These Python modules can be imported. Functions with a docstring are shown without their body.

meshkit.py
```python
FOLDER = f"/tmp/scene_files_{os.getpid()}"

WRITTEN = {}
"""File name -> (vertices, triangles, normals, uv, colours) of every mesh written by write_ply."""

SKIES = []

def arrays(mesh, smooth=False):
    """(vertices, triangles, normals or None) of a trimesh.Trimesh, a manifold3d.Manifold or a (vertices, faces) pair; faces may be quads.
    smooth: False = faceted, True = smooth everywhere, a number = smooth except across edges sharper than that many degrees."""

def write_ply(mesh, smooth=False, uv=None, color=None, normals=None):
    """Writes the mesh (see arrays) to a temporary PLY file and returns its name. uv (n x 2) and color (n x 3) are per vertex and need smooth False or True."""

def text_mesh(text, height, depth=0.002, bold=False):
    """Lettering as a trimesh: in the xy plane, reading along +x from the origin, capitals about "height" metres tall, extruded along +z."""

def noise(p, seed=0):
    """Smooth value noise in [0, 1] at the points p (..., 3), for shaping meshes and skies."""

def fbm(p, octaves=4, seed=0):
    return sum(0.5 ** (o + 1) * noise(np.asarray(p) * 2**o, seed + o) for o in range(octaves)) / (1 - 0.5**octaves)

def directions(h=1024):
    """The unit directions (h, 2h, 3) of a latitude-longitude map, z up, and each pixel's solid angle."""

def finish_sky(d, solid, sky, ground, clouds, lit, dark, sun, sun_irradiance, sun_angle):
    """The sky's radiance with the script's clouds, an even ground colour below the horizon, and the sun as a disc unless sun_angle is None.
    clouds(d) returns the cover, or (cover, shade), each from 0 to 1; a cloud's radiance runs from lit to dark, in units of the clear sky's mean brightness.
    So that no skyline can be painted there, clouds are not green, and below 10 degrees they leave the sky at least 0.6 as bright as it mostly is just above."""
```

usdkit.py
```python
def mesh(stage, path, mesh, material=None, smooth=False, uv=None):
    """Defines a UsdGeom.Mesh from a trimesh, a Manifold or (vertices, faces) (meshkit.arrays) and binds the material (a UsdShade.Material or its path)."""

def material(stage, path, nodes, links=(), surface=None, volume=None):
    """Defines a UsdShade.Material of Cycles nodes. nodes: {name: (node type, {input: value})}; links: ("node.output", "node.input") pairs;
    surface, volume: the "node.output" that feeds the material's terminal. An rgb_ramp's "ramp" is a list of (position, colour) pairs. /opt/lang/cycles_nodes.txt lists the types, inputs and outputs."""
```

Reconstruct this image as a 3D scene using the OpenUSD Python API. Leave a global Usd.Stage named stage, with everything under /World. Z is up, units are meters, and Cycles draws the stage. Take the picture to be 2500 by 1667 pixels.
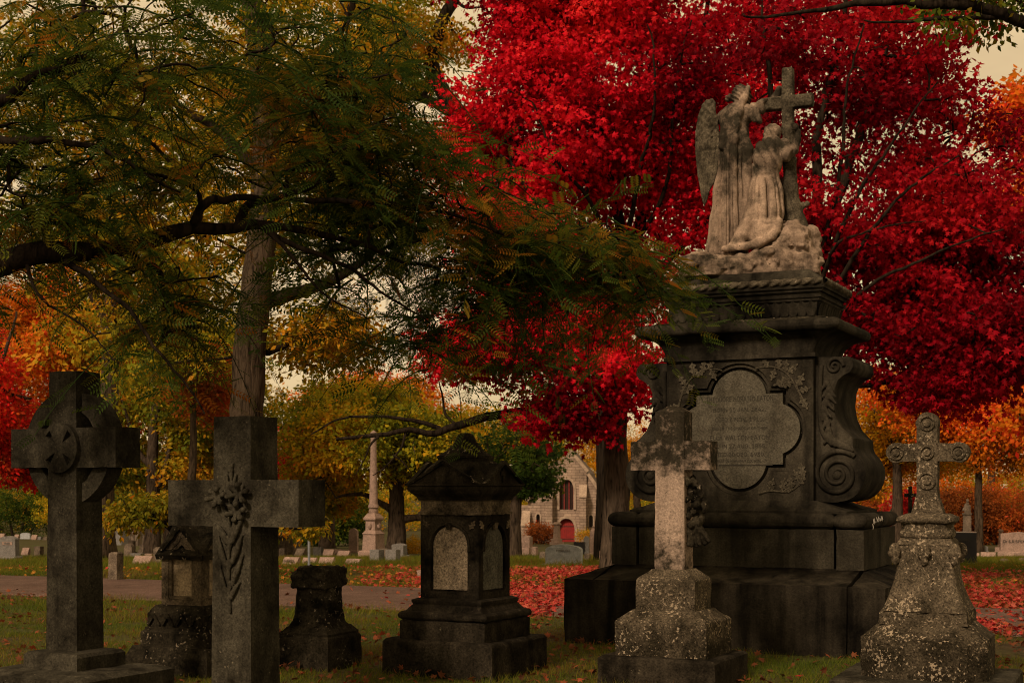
import math, random
import numpy as np
import trimesh, usdkit, meshkit
import manifold3d as m3
from shapely.geometry import Polygon, Point, box as sbox
from shapely.ops import unary_union
from shapely import affinity
from scipy.interpolate import PchipInterpolator
from scipy.spatial import cKDTree
from pxr import Usd, UsdGeom, UsdLux, UsdShade, Sdf, Gf, Vt

stage = Usd.Stage.CreateInMemory()
UsdGeom.SetStageUpAxis(stage, 'Z'); UsdGeom.SetStageMetersPerUnit(stage, 1.0)
UsdGeom.Xform.Define(stage, '/World'); UsdGeom.Scope.Define(stage, '/World/Looks')

# ---------------------------------------------------------------- camera, sky, sun
CX, YH, F, H = 1250.0, 1185.0, 3472.0, 1.5       # photograph's pixels: principal column, horizon row, focal length; eye height in metres
cam = UsdGeom.Camera.Define(stage, '/World/camera')
cam.AddTranslateOp().Set(Gf.Vec3d(0, 0, H)); cam.AddRotateXOp().Set(90)
cam.CreateHorizontalApertureAttr(36.0); cam.CreateVerticalApertureAttr(24.0); cam.CreateFocalLengthAttr(50.0)
cam.CreateVerticalApertureOffsetAttr((YH - 833.5) / 2500 * 36.0)
cam.CreateFStopAttr(5.6); cam.CreateFocusDistanceAttr(12.0); cam.CreateClippingRangeAttr(Gf.Vec2f(0.1, 10000))
cam.CreateExposureAttr(1.22)
SUN_AZ, SUN_EL = math.radians(211), math.radians(37)   # compass from +y towards +x
sx, sy, sz = math.sin(SUN_AZ)*math.cos(SUN_EL), math.cos(SUN_AZ)*math.cos(SUN_EL), math.sin(SUN_EL)
sun = UsdLux.DistantLight.Define(stage, '/World/sun')
sun.CreateIntensityAttr(0.4); sun.CreateAngleAttr(10.0); sun.CreateNormalizeAttr(True); sun.CreateColorAttr(Gf.Vec3f(1.0, .76, .54))
sun.AddRotateZOp().Set(-math.degrees(SUN_AZ)); sun.AddRotateXOp().Set(-(90 - math.degrees(SUN_EL)))
sun.GetPrim().SetCustomDataByKey('kind', 'structure')
dome = UsdLux.DomeLight.Define(stage, '/World/sky'); dome.GetPrim().SetCustomDataByKey('kind', 'structure')
SKY = usdkit.material(stage, '/World/Looks/overcast_sky', {
    'sky': ('sky_texture', {'sky_type': 'single_scattering', 'sun_disc': False, 'sun_elevation': SUN_EL, 'sun_rotation': SUN_AZ, 'aerosol_density': 2.0}),
    'tc': ('texture_coordinate', {}),
    'map': ('mapping', {'scale': (1.6, 1.6, 5.0)}),
    'n': ('noise_texture', {'scale': 2.2, 'detail': 5.0, 'roughness': .55}),
    'r': ('rgb_ramp', {'ramp': [(.3, (5.3, 3.75, 2.0)), (.5, (6.8, 4.95, 2.6)), (.72, (8.2, 6.1, 3.35))]}),
    'mix': ('mix_color', {'fac': .96}),
    'bg': ('background_shader', {'strength': .05})},
    [('tc.generated', 'map.vector'), ('map.vector', 'n.vector'), ('n.fac', 'r.fac'), ('sky.color', 'mix.a'), ('r.color', 'mix.b'), ('mix.result', 'bg.color')], surface='bg.background')
UsdShade.MaterialBindingAPI.Apply(dome.GetPrim()).Bind(SKY)

# ---------------------------------------------------------------- helpers
_PY = np.array([1000, 1320, 1336, 1352, 1368, 1384, 1402.0]); _n = [0]
_used = {}
def numbered(path):
    k = _used.get(path, 0); _used[path] = k + 1
    return path if k == 0 else f'{path}_{k:03d}'
def tag(p, label=None, cat=None, group=None, kind=None):
    for k, v in (('label', label), ('category', cat), ('group', group), ('kind', kind)):
        if v: p.SetCustomDataByKey(k, v)
    return p
def thing(name, label, cat, loc=(0, 0, 0), rz=0.0, group=None, kind=None, tilt=0.0):
    x = UsdGeom.Xform.Define(stage, numbered('/World/' + name)); x.AddTranslateOp().Set(Gf.Vec3d(*map(float, loc)))
    if rz: x.AddRotateZOp().Set(float(rz))
    if tilt: x.AddRotateXOp().Set(float(tilt))
    return tag(x.GetPrim(), label, cat, group, kind)
def part(parent, name, mesh, mat, smooth=30, label=None, kind=None, tone=None):
    base = parent.GetPath().pathString if parent is not None else '/World'
    m = usdkit.mesh(stage, numbered(base + '/' + name), mesh, mat, smooth=smooth)
    if tone is not None:
        UsdGeom.PrimvarsAPI(m).CreatePrimvar('tone', Sdf.ValueTypeNames.FloatArray, 'vertex').Set(Vt.FloatArray.FromNumpy(np.asarray(tone, np.float32)))
    return tag(m.GetPrim(), label, None, None, kind)
# ground height along the view, from the rows where the graves stand
_gd = np.array([-500, 0, 24, 34, 45, 60, 85, 110, 200, 400, 3000.0])
_gy = [None, None, 1402, 1391, 1376, 1360, 1342, 1329, 1300, 1270, None]
_gz = np.array([0, 0] + [1.5 - (y - 1185) * d / F for d, y in zip(_gd[2:-1], _gy[2:-1])] + [-10.0]); _gz[2] = 0.0
_prof = PchipInterpolator(_gd, _gz)
def ground(x, y):
    x, y = np.asarray(x, float), np.asarray(y, float)
    p = np.stack([x * .11, y * .11, np.zeros_like(x * y)], -1)
    bump = (meshkit.noise(p, 5) - .5) * .10 * np.clip((y - 6) / 30, 0.12, 1)
    return _prof(y) + bump
_ds = np.linspace(5, 420, 6000); _ys = 1185 + F * (1.5 - _prof(_ds)) / _ds
def depth_of(py):                       # distance at which flat ground shows on row py
    return float(np.interp(-py, -_ys, _ds))
def at(px, py, D): return np.array([(px - CX) / F * D, D, H - (py - YH) / F * D])
def rot2(deg):
    a = math.radians(deg); return np.array([[math.cos(a), -math.sin(a)], [math.sin(a), math.cos(a)]])

def man(v, f): return m3.Manifold(m3.Mesh(np.asarray(v, np.float32), np.asarray(f, np.uint32)))
def mbox(x0, x1, y0, y1, z0, z1): return m3.Manifold.cube([x1 - x0, y1 - y0, z1 - z0]).translate([x0, y0, z0])
def hullp(pts): return m3.Manifold.hull_points(np.asarray(pts, np.float64))
def ring(hw, hd, z, c=0.0, ox=0, oy=0):
    if c <= 0: return [(ox - hw, oy - hd, z), (ox + hw, oy - hd, z), (ox + hw, oy + hd, z), (ox - hw, oy + hd, z)]
    return [(ox + sx_ * (hw - a), oy + sy_ * (hd - b), z) for sx_ in (-1, 1) for sy_ in (-1, 1) for a, b in ((0, c), (c, 0))]
def stack(levels, c=0.0):
    """Union of frusta through the (half width, half depth, height) levels."""
    ms = [hullp(ring(*a[:3], a[3] if len(a) > 3 else c) + ring(*b[:3], b[3] if len(b) > 3 else c)) for a, b in zip(levels, levels[1:]) if b[2] - a[2] > 1e-5]
    return m3.Manifold.batch_boolean(ms, m3.OpType.Add)
def union(ms): return m3.Manifold.batch_boolean(list(ms), m3.OpType.Add)
def half_round(hw, hd, z0, z1, r, n=6, base=0.0):
    zc, rz = (z0 + z1) / 2, (z1 - z0) / 2
    return [(hw - r + r * math.cos(a), hd - r + r * math.cos(a), zc + rz * math.sin(a)) for a in np.linspace(-math.pi / 2, math.pi / 2, n + 1)]
def extr(poly, depth, y0):
    """Polygon in the (x, z) plane, extruded along +y from y0 (front) to y0 + depth."""
    geoms = getattr(poly, 'geoms', [poly]); out = []
    for g in geoms:
        rings = [np.array(g.exterior.coords)[:-1]] + [np.array(i.coords)[:-1] for i in g.interiors]
        cs = m3.CrossSection([r if (k == 0) == (Polygon(r).exterior.is_ccw) else r[::-1] for k, r in enumerate(rings)], m3.FillRule.EvenOdd)
        out.append(cs.extrude(depth).rotate([90, 0, 0]).translate([0, y0 + depth, 0]))
    return union(out)
def arr(m):
    if hasattr(m, 'to_mesh'):
        q = m.to_mesh(); return np.array(q.vert_properties[:, :3], float), np.array(q.tri_verts, int)
    if isinstance(m, trimesh.Trimesh): return np.array(m.vertices), np.array(m.faces)
    return np.asarray(m[0], float), np.asarray(m[1], int)
def vnormals(v, f):
    n = np.zeros_like(v); fn = np.cross(v[f[:, 1]] - v[f[:, 0]], v[f[:, 2]] - v[f[:, 0]])
    for k in range(3): np.add.at(n, f[:, k], fn)
    return n / (np.linalg.norm(n, axis=1, keepdims=True) + 1e-12)
def worn(m, edge=.05, amp=.004, scale=9.0, seed=0, chips=0.0):
    """Weathered stone: refined, then pushed in and out along its normals; chips bite at the arrises."""
    m = m.refine_to_length(edge); v, f = arr(m)
    n = vnormals(v, f); p = v + seed * 3.7
    d = (meshkit.fbm(p * scale, 4, seed) - .5) * 2 * amp
    if chips:
        q = meshkit.noise(p * scale * 1.6, seed + 9); d = d - chips * np.clip((q - .62) / .2, 0, 1)
    return trimesh.Trimesh(v + n * d[:, None], f, process=False)
def tube(pts, radii, sides=8, cap=True):
    p = np.asarray(pts, float); r = np.broadcast_to(np.asarray(radii, float), (len(p),))
    t = np.gradient(p, axis=0); t /= np.linalg.norm(t, axis=1, keepdims=True) + 1e-12
    ref = np.array([0, 0, 1.0]) if abs(t[0, 2]) < .9 else np.array([1.0, 0, 0]); A = []
    a = np.cross(t[0], ref); a /= np.linalg.norm(a)
    for k in range(len(p)):
        a = a - t[k] * (a @ t[k]); a /= np.linalg.norm(a) + 1e-12; A.append(a)
    A = np.array(A); B = np.cross(t, A); ang = np.arange(sides) * 2 * np.pi / sides
    v = (p[:, None] + r[:, None, None] * (np.cos(ang)[None, :, None] * A[:, None] + np.sin(ang)[None, :, None] * B[:, None])).reshape(-1, 3)
    i, j = np.meshgrid(np.arange(len(p) - 1), np.arange(sides), indexing='ij'); j2 = (j + 1) % sides
    q = np.stack([i * sides + j, i * sides + j2, (i + 1) * sides + j2, (i + 1) * sides + j], -1).reshape(-1, 4)
    f = np.vstack([q[:, [0, 1, 2]], q[:, [0, 2, 3]]])
    if cap:
        n = len(v); v = np.vstack([v, p[:1], p[-1:]]); k = np.arange(sides); e = (len(p) - 1) * sides
        f = np.vstack([f, np.stack([np.full(sides, n), (k + 1) % sides, k], 1), np.stack([np.full(sides, n + 1), e + k, e + (k + 1) % sides], 1)])
    return v, f
def cat(ms):
    V, Fs, o = [], [], 0
    for v, f in ms: V.append(v); Fs.append(f + o); o += len(v)
    return np.vstack(V), np.vstack(Fs)
def bez(pts, n=24):
    """Smooth curve through the points (Catmull-Rom)."""
    p = np.asarray(pts, float); t = np.arange(len(p)); return np.stack([PchipInterpolator(t, p[:, k])(np.linspace(0, len(p) - 1, n)) for k in range(p.shape[1])], 1)
def surface_nets(fn, lo, hi, h):
    """Smooth mesh of the zero level of fn(points)."""
    lo, hi = np.asarray(lo, float), np.asarray(hi, float); n = np.ceil((hi - lo) / h).astype(int) + 1
    ax = [lo[k] + h * np.arange(n[k]) for k in range(3)]
    g = np.stack(np.meshgrid(*ax, indexing='ij'), -1); d = fn(g.reshape(-1, 3)).reshape(n); s = d < 0
    c = np.zeros(n - 1, int); corners = [(a, b, e) for a in (0, 1) for b in (0, 1) for e in (0, 1)]
    sl = lambda q, a, b, e: q[a:n[0] - 1 + a, b:n[1] - 1 + b, e:n[2] - 1 + e]
    for q in corners: c += sl(s, *q)
    act = (c > 0) & (c < 8); idx = -np.ones(n - 1, int); idx[act] = np.arange(act.sum())
    acc, cnt = np.zeros((act.sum(), 3)), np.zeros(act.sum())
    for a in corners:
        for k in range(3):
            if a[k] == 0:
                b = list(a); b[k] = 1; da, db = sl(d, *a)[act], sl(d, *b)[act]; m = (da < 0) != (db < 0)
                t = np.where(m, da / np.where(m, da - db, 1), 0); pt = np.tile(np.array(a, float), (len(da), 1)); pt[:, k] = t
                acc += np.where(m[:, None], pt, 0); cnt += m
    cell = np.argwhere(act); v = lo + h * (cell + acc / cnt[:, None]); fs = []
    for k in range(3):
        u, w = (k + 1) % 3, (k + 2) % 3
        a = [slice(1, n[j] - 1) for j in range(3)]; a[k] = slice(0, n[k] - 1); b = list(a); b[k] = slice(1, n[k])
        sa, sb = s[tuple(a)], s[tuple(b)]; e = np.argwhere(sa != sb); flip = sa[tuple(e.T)]
        e = e + np.array([0 if j == k else 1 for j in range(3)])
        def cellid(du, dw):
            q = e.copy(); q[:, u] -= du; q[:, w] -= dw; return idx[tuple(q.T)]
        quad = np.stack([cellid(1, 1), cellid(0, 1), cellid(0, 0), cellid(1, 0)], 1)
        quad = np.where(flip[:, None], quad, quad[:, ::-1]); fs += [quad[:, [0, 1, 2]], quad[:, [0, 2, 3]]]
    return trimesh.Trimesh(v, np.vstack(fs), process=False)
def smin(a, b, k): h = np.clip(.5 + .5 * (b - a) / k, 0, 1); return b * (1 - h) + a * h - k * h * (1 - h)
def cone_sd(p, a, b, ra, rb):
    a, b = np.asarray(a, float), np.asarray(b, float); ab = b - a; t = np.clip((p - a) @ ab / (ab @ ab), 0, 1)
    return np.linalg.norm(p - a - t[:, None] * ab, axis=1) - (ra + (rb - ra) * t)
def ell_sd(p, c, r):
    r = np.asarray(r, float); q = (p - np.asarray(c)) / r; k0 = np.linalg.norm(q, axis=1); k1 = np.linalg.norm(q / r, axis=1)
    return k0 * (k0 - 1) / np.maximum(k1, 1e-9)

# ---------------------------------------------------------------- materials
def stone(name, base, crust, lichen=None, cover=.5, scale=3.0, lcover=.62, lscale=38.0, streak=0.0, rough=.88, bump=.5, grit=60.0, gritamp=.5, zstain=None, soft=.12):
    """Pale stone under a dark weather crust, with rain streaks and crisp lichen spots."""
    P = '/World/Looks/' + name
    nodes = {'g': ('geometry', {}),
        'n1': ('noise_texture', {'scale': scale, 'detail': 9.0, 'roughness': .68}),
        'm1': ('map_range', {'from_min': cover - soft, 'from_max': cover + soft, 'clamp': True}),
        'n0': ('noise_texture', {'scale': scale * 4.3, 'detail': 6.0, 'roughness': .7}),
        'var': ('map_range', {'from_min': .25, 'from_max': .75, 'to_min': .68, 'to_max': 1.3}),
        'mixa': ('mix_color', {'a': crust, 'b': base}),
        'mul': ('mix_color', {'blend_type': 'multiply', 'fac': 1.0}),
        'nb': ('noise_texture', {'scale': grit, 'detail': 4.0, 'roughness': .75}),
        'gr': ('map_range', {'from_min': .36, 'from_max': .66, 'to_min': 1 - gritamp, 'to_max': 1 + gritamp}),
        'mul2': ('mix_color', {'blend_type': 'multiply', 'fac': 1.0}),
        'bump': ('bump', {'strength': bump, 'distance': .012}),
        'p': ('principled_bsdf', {'roughness': rough, 'specular_ior_level': .04})}
    L = [('g.position', 'n1.vector'), ('g.position', 'n0.vector'), ('g.position', 'nb.vector'), ('n1.fac', 'm1.value'), ('m1.result', 'mixa.fac'),
         ('mixa.result', 'mul.a'), ('n0.fac', 'var.value'), ('var.result', 'mul.b'), ('mul.result', 'mul2.a'), ('nb.fac', 'gr.value'), ('gr.result', 'mul2.b'),
         ('nb.fac', 'bump.height'), ('bump.normal', 'p.normal')]
    last = 'mul2.result'
    if zstain:                                                            # (heights, shifts): where growth or clean stone gains ground
        zs, sh = zstain; z0, z1 = zs[0], zs[-1]; nodes |= {'sz': ('separate_xyz', {}), 'mz': ('map_range', {'from_min': z0, 'from_max': z1, 'clamp': True}), 'rz': ('rgb_ramp', {'ramp': [((z - z0) / (z1 - z0), (.5 + q,) * 3) for z, q in zip(zs, sh)]}),
            'az': ('math', {'math_type': 'add'}), 'oz': ('math', {'math_type': 'subtract', 'value2': .5})}
        L.remove(('n1.fac', 'm1.value')); L += [('g.position', 'sz.vector'), ('sz.z', 'mz.value'), ('mz.result', 'rz.fac'), ('rz.color', 'oz.value1'), ('oz.value', 'az.value1'), ('n1.fac', 'az.value2'), ('az.value', 'm1.value')]
    if streak:
        nodes |= {'ms': ('mapping', {'scale': (5.5, 5.5, .55)}), 'ns': ('noise_texture', {'scale': 1.0, 'detail': 7.0, 'roughness': .6, 'distortion': .5}),
                  'rs': ('map_range', {'from_min': .36, 'from_max': .68, 'to_min': 1.15, 'to_max': 1 - streak, 'clamp': True}), 'muls': ('mix_color', {'blend_type': 'multiply', 'fac': 1.0})}
        L += [('g.position', 'ms.vector'), ('ms.vector', 'ns.vector'), ('ns.fac', 'rs.value'), (last, 'muls.a'), ('rs.result', 'muls.b')]; last = 'muls.result'
    if lichen:
        nodes |= {'nl': ('noise_texture', {'scale': lscale, 'detail': 5.0, 'roughness': .62}), 'nl2': ('noise_texture', {'scale': lscale * .12, 'detail': 3.0}),
                  'add': ('math', {'math_type': 'multiply_add', 'value2': .45}), 'rl': ('map_range', {'from_min': lcover, 'from_max': lcover + .035, 'clamp': True}),
                  'mixl': ('mix_color', {'b': lichen})}
        L += [('g.position', 'nl.vector'), ('g.position', 'nl2.vector'), ('nl2.fac', 'add.value1'), ('nl.fac', 'add.value3'), ('add.value', 'rl.value'), ('rl.result', 'mixl.fac'), (last, 'mixl.a')]; last = 'mixl.result'
    L.append((last, 'p.base_color'))
    return usdkit.material(stage, P, nodes, L, surface='p.BSDF')
def plain(name, col, rough=.6, var=.25, scale=6.0, metallic=0.0, bump=.2, spec=.3):
    lo, hi = tuple(c * (1 - var) for c in col), tuple(c * (1 + var) for c in col)
    return usdkit.material(stage, '/World/Looks/' + name, {'g': ('geometry', {}), 'n': ('noise_texture', {'scale': scale, 'detail': 8.0, 'roughness': .65}),
        'r': ('rgb_ramp', {'ramp': [(.3, lo), (.7, hi)]}), 'b': ('bump', {'strength': bump, 'distance': .01}),
        'p': ('principled_bsdf', {'roughness': rough, 'metallic': metallic, 'specular_ior_level': spec})},
        [('g.position', 'n.vector'), ('n.fac', 'r.fac'), ('r.color', 'p.base_color'), ('n.fac', 'b.height'), ('b.normal', 'p.normal')], surface='p.BSDF')
def leafy(name, stops, patch=.35, pscale=.45, trans=.4, rough=.55):
    """Leaf colour from each leaf's own tone, drifting with broad patches through the crown."""
    return usdkit.material(stage, '/World/Looks/' + name, {'g': ('geometry', {}), 'a': ('attribute', {'attribute': 'tone'}),
        'n': ('noise_texture', {'scale': pscale, 'detail': 3.0}), 's': ('math', {'math_type': 'subtract', 'value2': .5}),
        'm': ('math', {'math_type': 'multiply_add', 'value2': patch * 4}),
        'r': ('rgb_ramp', {'ramp': stops}), 'd': ('principled_bsdf', {'roughness': rough, 'specular_ior_level': .06}), 't': ('translucent_bsdf', {}), 'mix': ('mix_closure', {'fac': trans})},
        [('g.position', 'n.vector'), ('n.fac', 's.value1'), ('s.value', 'm.value1'), ('a.fac', 'm.value3'), ('m.value', 'r.fac'), ('r.color', 'd.base_color'), ('r.color', 't.color'),
         ('d.BSDF', 'mix.closure1'), ('t.BSDF', 'mix.closure2')], surface='mix.closure')
def barky(name, col, scale=7.0):
    lo, hi = tuple(c * .22 for c in col), tuple(c * 1.6 for c in col)
    return usdkit.material(stage, '/World/Looks/' + name, {'g': ('geometry', {}), 'mp': ('mapping', {'scale': (scale, scale, scale * .16)}),
        'n': ('noise_texture', {'scale': 2.0, 'detail': 6.0, 'roughness': .62, 'distortion': .8}), 'r': ('rgb_ramp', {'ramp': [(.34, lo), (.5, col), (.68, hi)]}),
        'b': ('bump', {'strength': 1.0, 'distance': .05}), 'p': ('principled_bsdf', {'roughness': .9, 'specular_ior_level': .03})},
        [('g.position', 'mp.vector'), ('mp.vector', 'n.vector'), ('n.fac', 'r.fac'), ('r.color', 'p.base_color'), ('n.fac', 'b.height'), ('b.normal', 'p.normal')], surface='p.BSDF')

M = {}
M['dark'] = stone('weathered_dark_granite', (0.0568, 0.0507, 0.0361), (0.0103, 0.0086, 0.0056), (.13, .11, .075), cover=.49, scale=3.2, lcover=.925, lscale=60, streak=.5, soft=.16, gritamp=.42)
M['monu'] = stone('stained_sandstone', (0.0499, 0.0430, 0.0310), (0.0043, 0.0036, 0.0026), (.24, .20, .15), cover=.49, scale=1.5, lcover=1.0, lscale=26, streak=.75, soft=.17, gritamp=.28)
M['mblock'] = stone('plain_sandstone_blocks', (0.0482, 0.0421, 0.0301), (0.0129, 0.0108, 0.0073), None, cover=.44, scale=1.7, streak=.55, soft=.2, gritamp=.3)
M['mslab'] = stone('heavily_stained_slab', (0.0447, 0.0370, 0.0258), (0.0034, 0.0028, 0.0020), None, cover=.53, scale=1.1, streak=.8, soft=.14, gritamp=.3)
M['panel'] = stone('inscribed_granite', (.070, .063, .047), (.040, .035, .025), None, cover=.4, scale=3, bump=.35, gritamp=.4, streak=.3)
M['tomb'] = stone('blackened_sandstone', (0.0473, 0.0387, 0.0267), (0.0052, 0.0043, 0.0028), (.13, .11, .075), cover=.53, scale=2.6, lcover=.95, lscale=40, streak=.55, soft=.15)
M['tablet'] = stone('pale_speckled_tablet', (.24, .19, .135), (.09, .072, .052), None, cover=.42, scale=5, bump=.5, gritamp=.6)
M['tablet_b'] = stone('grey_tablet', (.10, .095, .076), (.03, .027, .021), None, cover=.42, scale=3, bump=.4, streak=.4)
M['white'] = stone('lichened_marble', (.31, .232, .18), (.030, .025, .017), (.05, .042, .028), cover=.47, scale=12.0, lcover=.90, lscale=70, soft=.13, gritamp=.3, streak=.35,
    zstain=((.84, .92, 1.05, 1.20, 1.48, 1.58, 1.66, 1.80, 2.1), (-.12, -.05, .02, .16, .20, .06, -.09, -.18, -.18)))
M['lichen'] = stone('lichen_covered_marble', (0.1015, 0.0808, 0.0550), (0.0189, 0.0155, 0.0095), (.27, .215, .15), cover=.50, scale=6.0, lcover=.83, lscale=48, soft=.20, gritamp=.7, grit=70, zstain=((0, .3, .55, .85, 1.25, 2.1), (-.20, -.14, -.02, .06, .05, .02)))
M['statue'] = stone('statue_marble', (.29, .21, .155), (.036, .030, .021), (.035, .029, .02), cover=.46, scale=4.2, lcover=.88, lscale=60, soft=.11, streak=.65, gritamp=.25, zstain=((3.4, 3.75, 4.0, 4.45, 4.75, 5.6), (-.03, -.01, .08, .04, -.09, -.13)))
M['dstone'] = stone('statue_crust', (0.0989, 0.0817, 0.0568), (0.0258, 0.0215, 0.0146), (.24, .20, .14), cover=.5, scale=7.0, lcover=.93, lscale=50, soft=.12, gritamp=.5)
M['niche'] = stone('pale_niche_stone', (.36, .28, .19), (.10, .08, .055), None, cover=.43, scale=5, gritamp=.4)
M['gothic'] = stone('gothic_tablet_stone', (.17, .132, .088), (.016, .013, .009), (.2, .16, .11), cover=.5, scale=3.5, lcover=.95, lscale=50)
M['rough'] = stone('blackened_rough_stone', (0.0361, 0.0301, 0.0198), (0.0047, 0.0040, 0.0026), (.20, .165, .12), cover=.5, scale=5, lcover=.885, lscale=30)
M['pink'] = stone('pinkish_granite', (.26, .18, .145), (.14, .10, .08), None, cover=.38, scale=2.5)
M['grey'] = stone('grey_granite', (.15, .14, .13), (.09, .084, .076), None, cover=.35, scale=2.5)
M['brownst'] = stone('brown_limestone', (.15, .115, .085), (.045, .036, .026), None, cover=.45, scale=3.0)
M['bluegrey'] = stone('blue_grey_granite', (.27, .285, .30), (.22, .235, .25), None, cover=.35, scale=2.0, bump=.2, gritamp=.2)
M['black'] = plain('polished_black_granite', (.012, .011, .012), .3, .3, 30, spec=.3)
M['letter'] = plain('dark_incised_letters', (.022, .019, .013), .9, .5, 20)
M['drip'] = plain('white_bird_droppings', (.42, .38, .32), .9, .3, 30)
M['pole'] = plain('galvanised_pole', (.20, .21, .23), .5, .2, 20, metallic=.3)
# ---------------------------------------------------------------- ground, path
def sheet(xs, ys, zf):
    X, Y = np.meshgrid(xs, ys, indexing='ij'); V = np.stack([X, Y, zf(X, Y)], -1).reshape(-1, 3); n = len(ys)
    i, j = np.meshgrid(np.arange(len(xs) - 1), np.arange(n - 1), indexing='ij'); a = (i * n + j).ravel()
    return V, np.vstack([np.stack([a, a + n, a + n + 1], 1), np.stack([a, a + n + 1, a + 1], 1)])
def spread(n, lim, p=2.2): t = np.linspace(-1, 1, n); return np.sign(t) * np.abs(t) ** p * lim
M['soil'] = usdkit.material(stage, '/World/Looks/turf_soil', {'g': ('geometry', {}), 'n': ('noise_texture', {'scale': .55, 'detail': 6.0, 'roughness': .6}),
    'n2': ('noise_texture', {'scale': 14.0, 'detail': 5.0}), 'r': ('rgb_ramp', {'ramp': [(.36, (.040, .048, .010)), (.5, (.045, .038, .012)), (.66, (.040, .026, .014))]}),
    'v': ('map_range', {'from_min': .3, 'from_max': .7, 'to_min': .6, 'to_max': 1.4}), 'mul': ('mix_color', {'blend_type': 'multiply', 'fac': 1.0}),
    'b': ('bump', {'strength': .8, 'distance': .03}), 'p': ('principled_bsdf', {'roughness': .95, 'specular_ior_level': .1})},
    [('g.position', 'n.vector'), ('g.position', 'n2.vector'), ('n.fac', 'r.fac'), ('n2.fac', 'v.value'), ('r.color', 'mul.a'), ('v.result', 'mul.b'), ('mul.result', 'p.base_color'), ('n2.fac', 'b.height'), ('b.normal', 'p.normal')], surface='p.BSDF')
M['asphalt'] = stone('worn_asphalt_path', (.125, .080, .065), (.072, .046, .036), (.17, .12, .10), cover=.47, scale=.9, lcover=.93, lscale=16, soft=.2, bump=.6)
ys_ = np.concatenate([np.linspace(-30, 6, 12), np.linspace(6.4, 60, 135), np.geomspace(60.6, 3000, 60)])
g_ = usdkit.mesh(stage, '/World/lawn_ground', sheet(spread(161, 2000, 4.2), ys_, ground), M['soil'], smooth=True)
tag(g_.GetPrim(), 'gently falling cemetery lawn', 'ground', kind='structure')
TH = 26.0; PTH = 23.7; PD = np.array([math.cos(math.radians(PTH)), -math.sin(math.radians(PTH))])      # the rows and the path run this way
PN = np.array([-PD[1], PD[0]])
def path_pt(t, a): return np.array([t * PD[0], a + t * PD[1]])
PA, PB = 16.4, 19.7
ts = np.linspace(-40, 30, 420); vs = []
for k, t in enumerate(ts):
    for a, lift in ((PA, .0), (PA + .02, .035), (PB - .02, .035), (PB, .0)):
        w = .16 * (meshkit.fbm(np.array([t * 2.3, a, 0.0]), 3, 3) - .5)
        q = path_pt(t, a + w); vs.append([q[0], q[1], ground(*q) + lift])
fs = [[4 * k + j, 4 * k + 4 + j, 4 * k + 5 + j] for k in range(len(ts) - 1) for j in range(3)] + [[4 * k + j, 4 * k + 5 + j, 4 * k + 1 + j] for k in range(len(ts) - 1) for j in range(3)]
p_ = usdkit.mesh(stage, '/World/cemetery_path', (np.array(vs), np.array(fs)), M['asphalt'], smooth=True)
tag(p_.GetPrim(), 'narrow worn path crossing the lawn behind the front graves', 'path', kind='structure')

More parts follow.
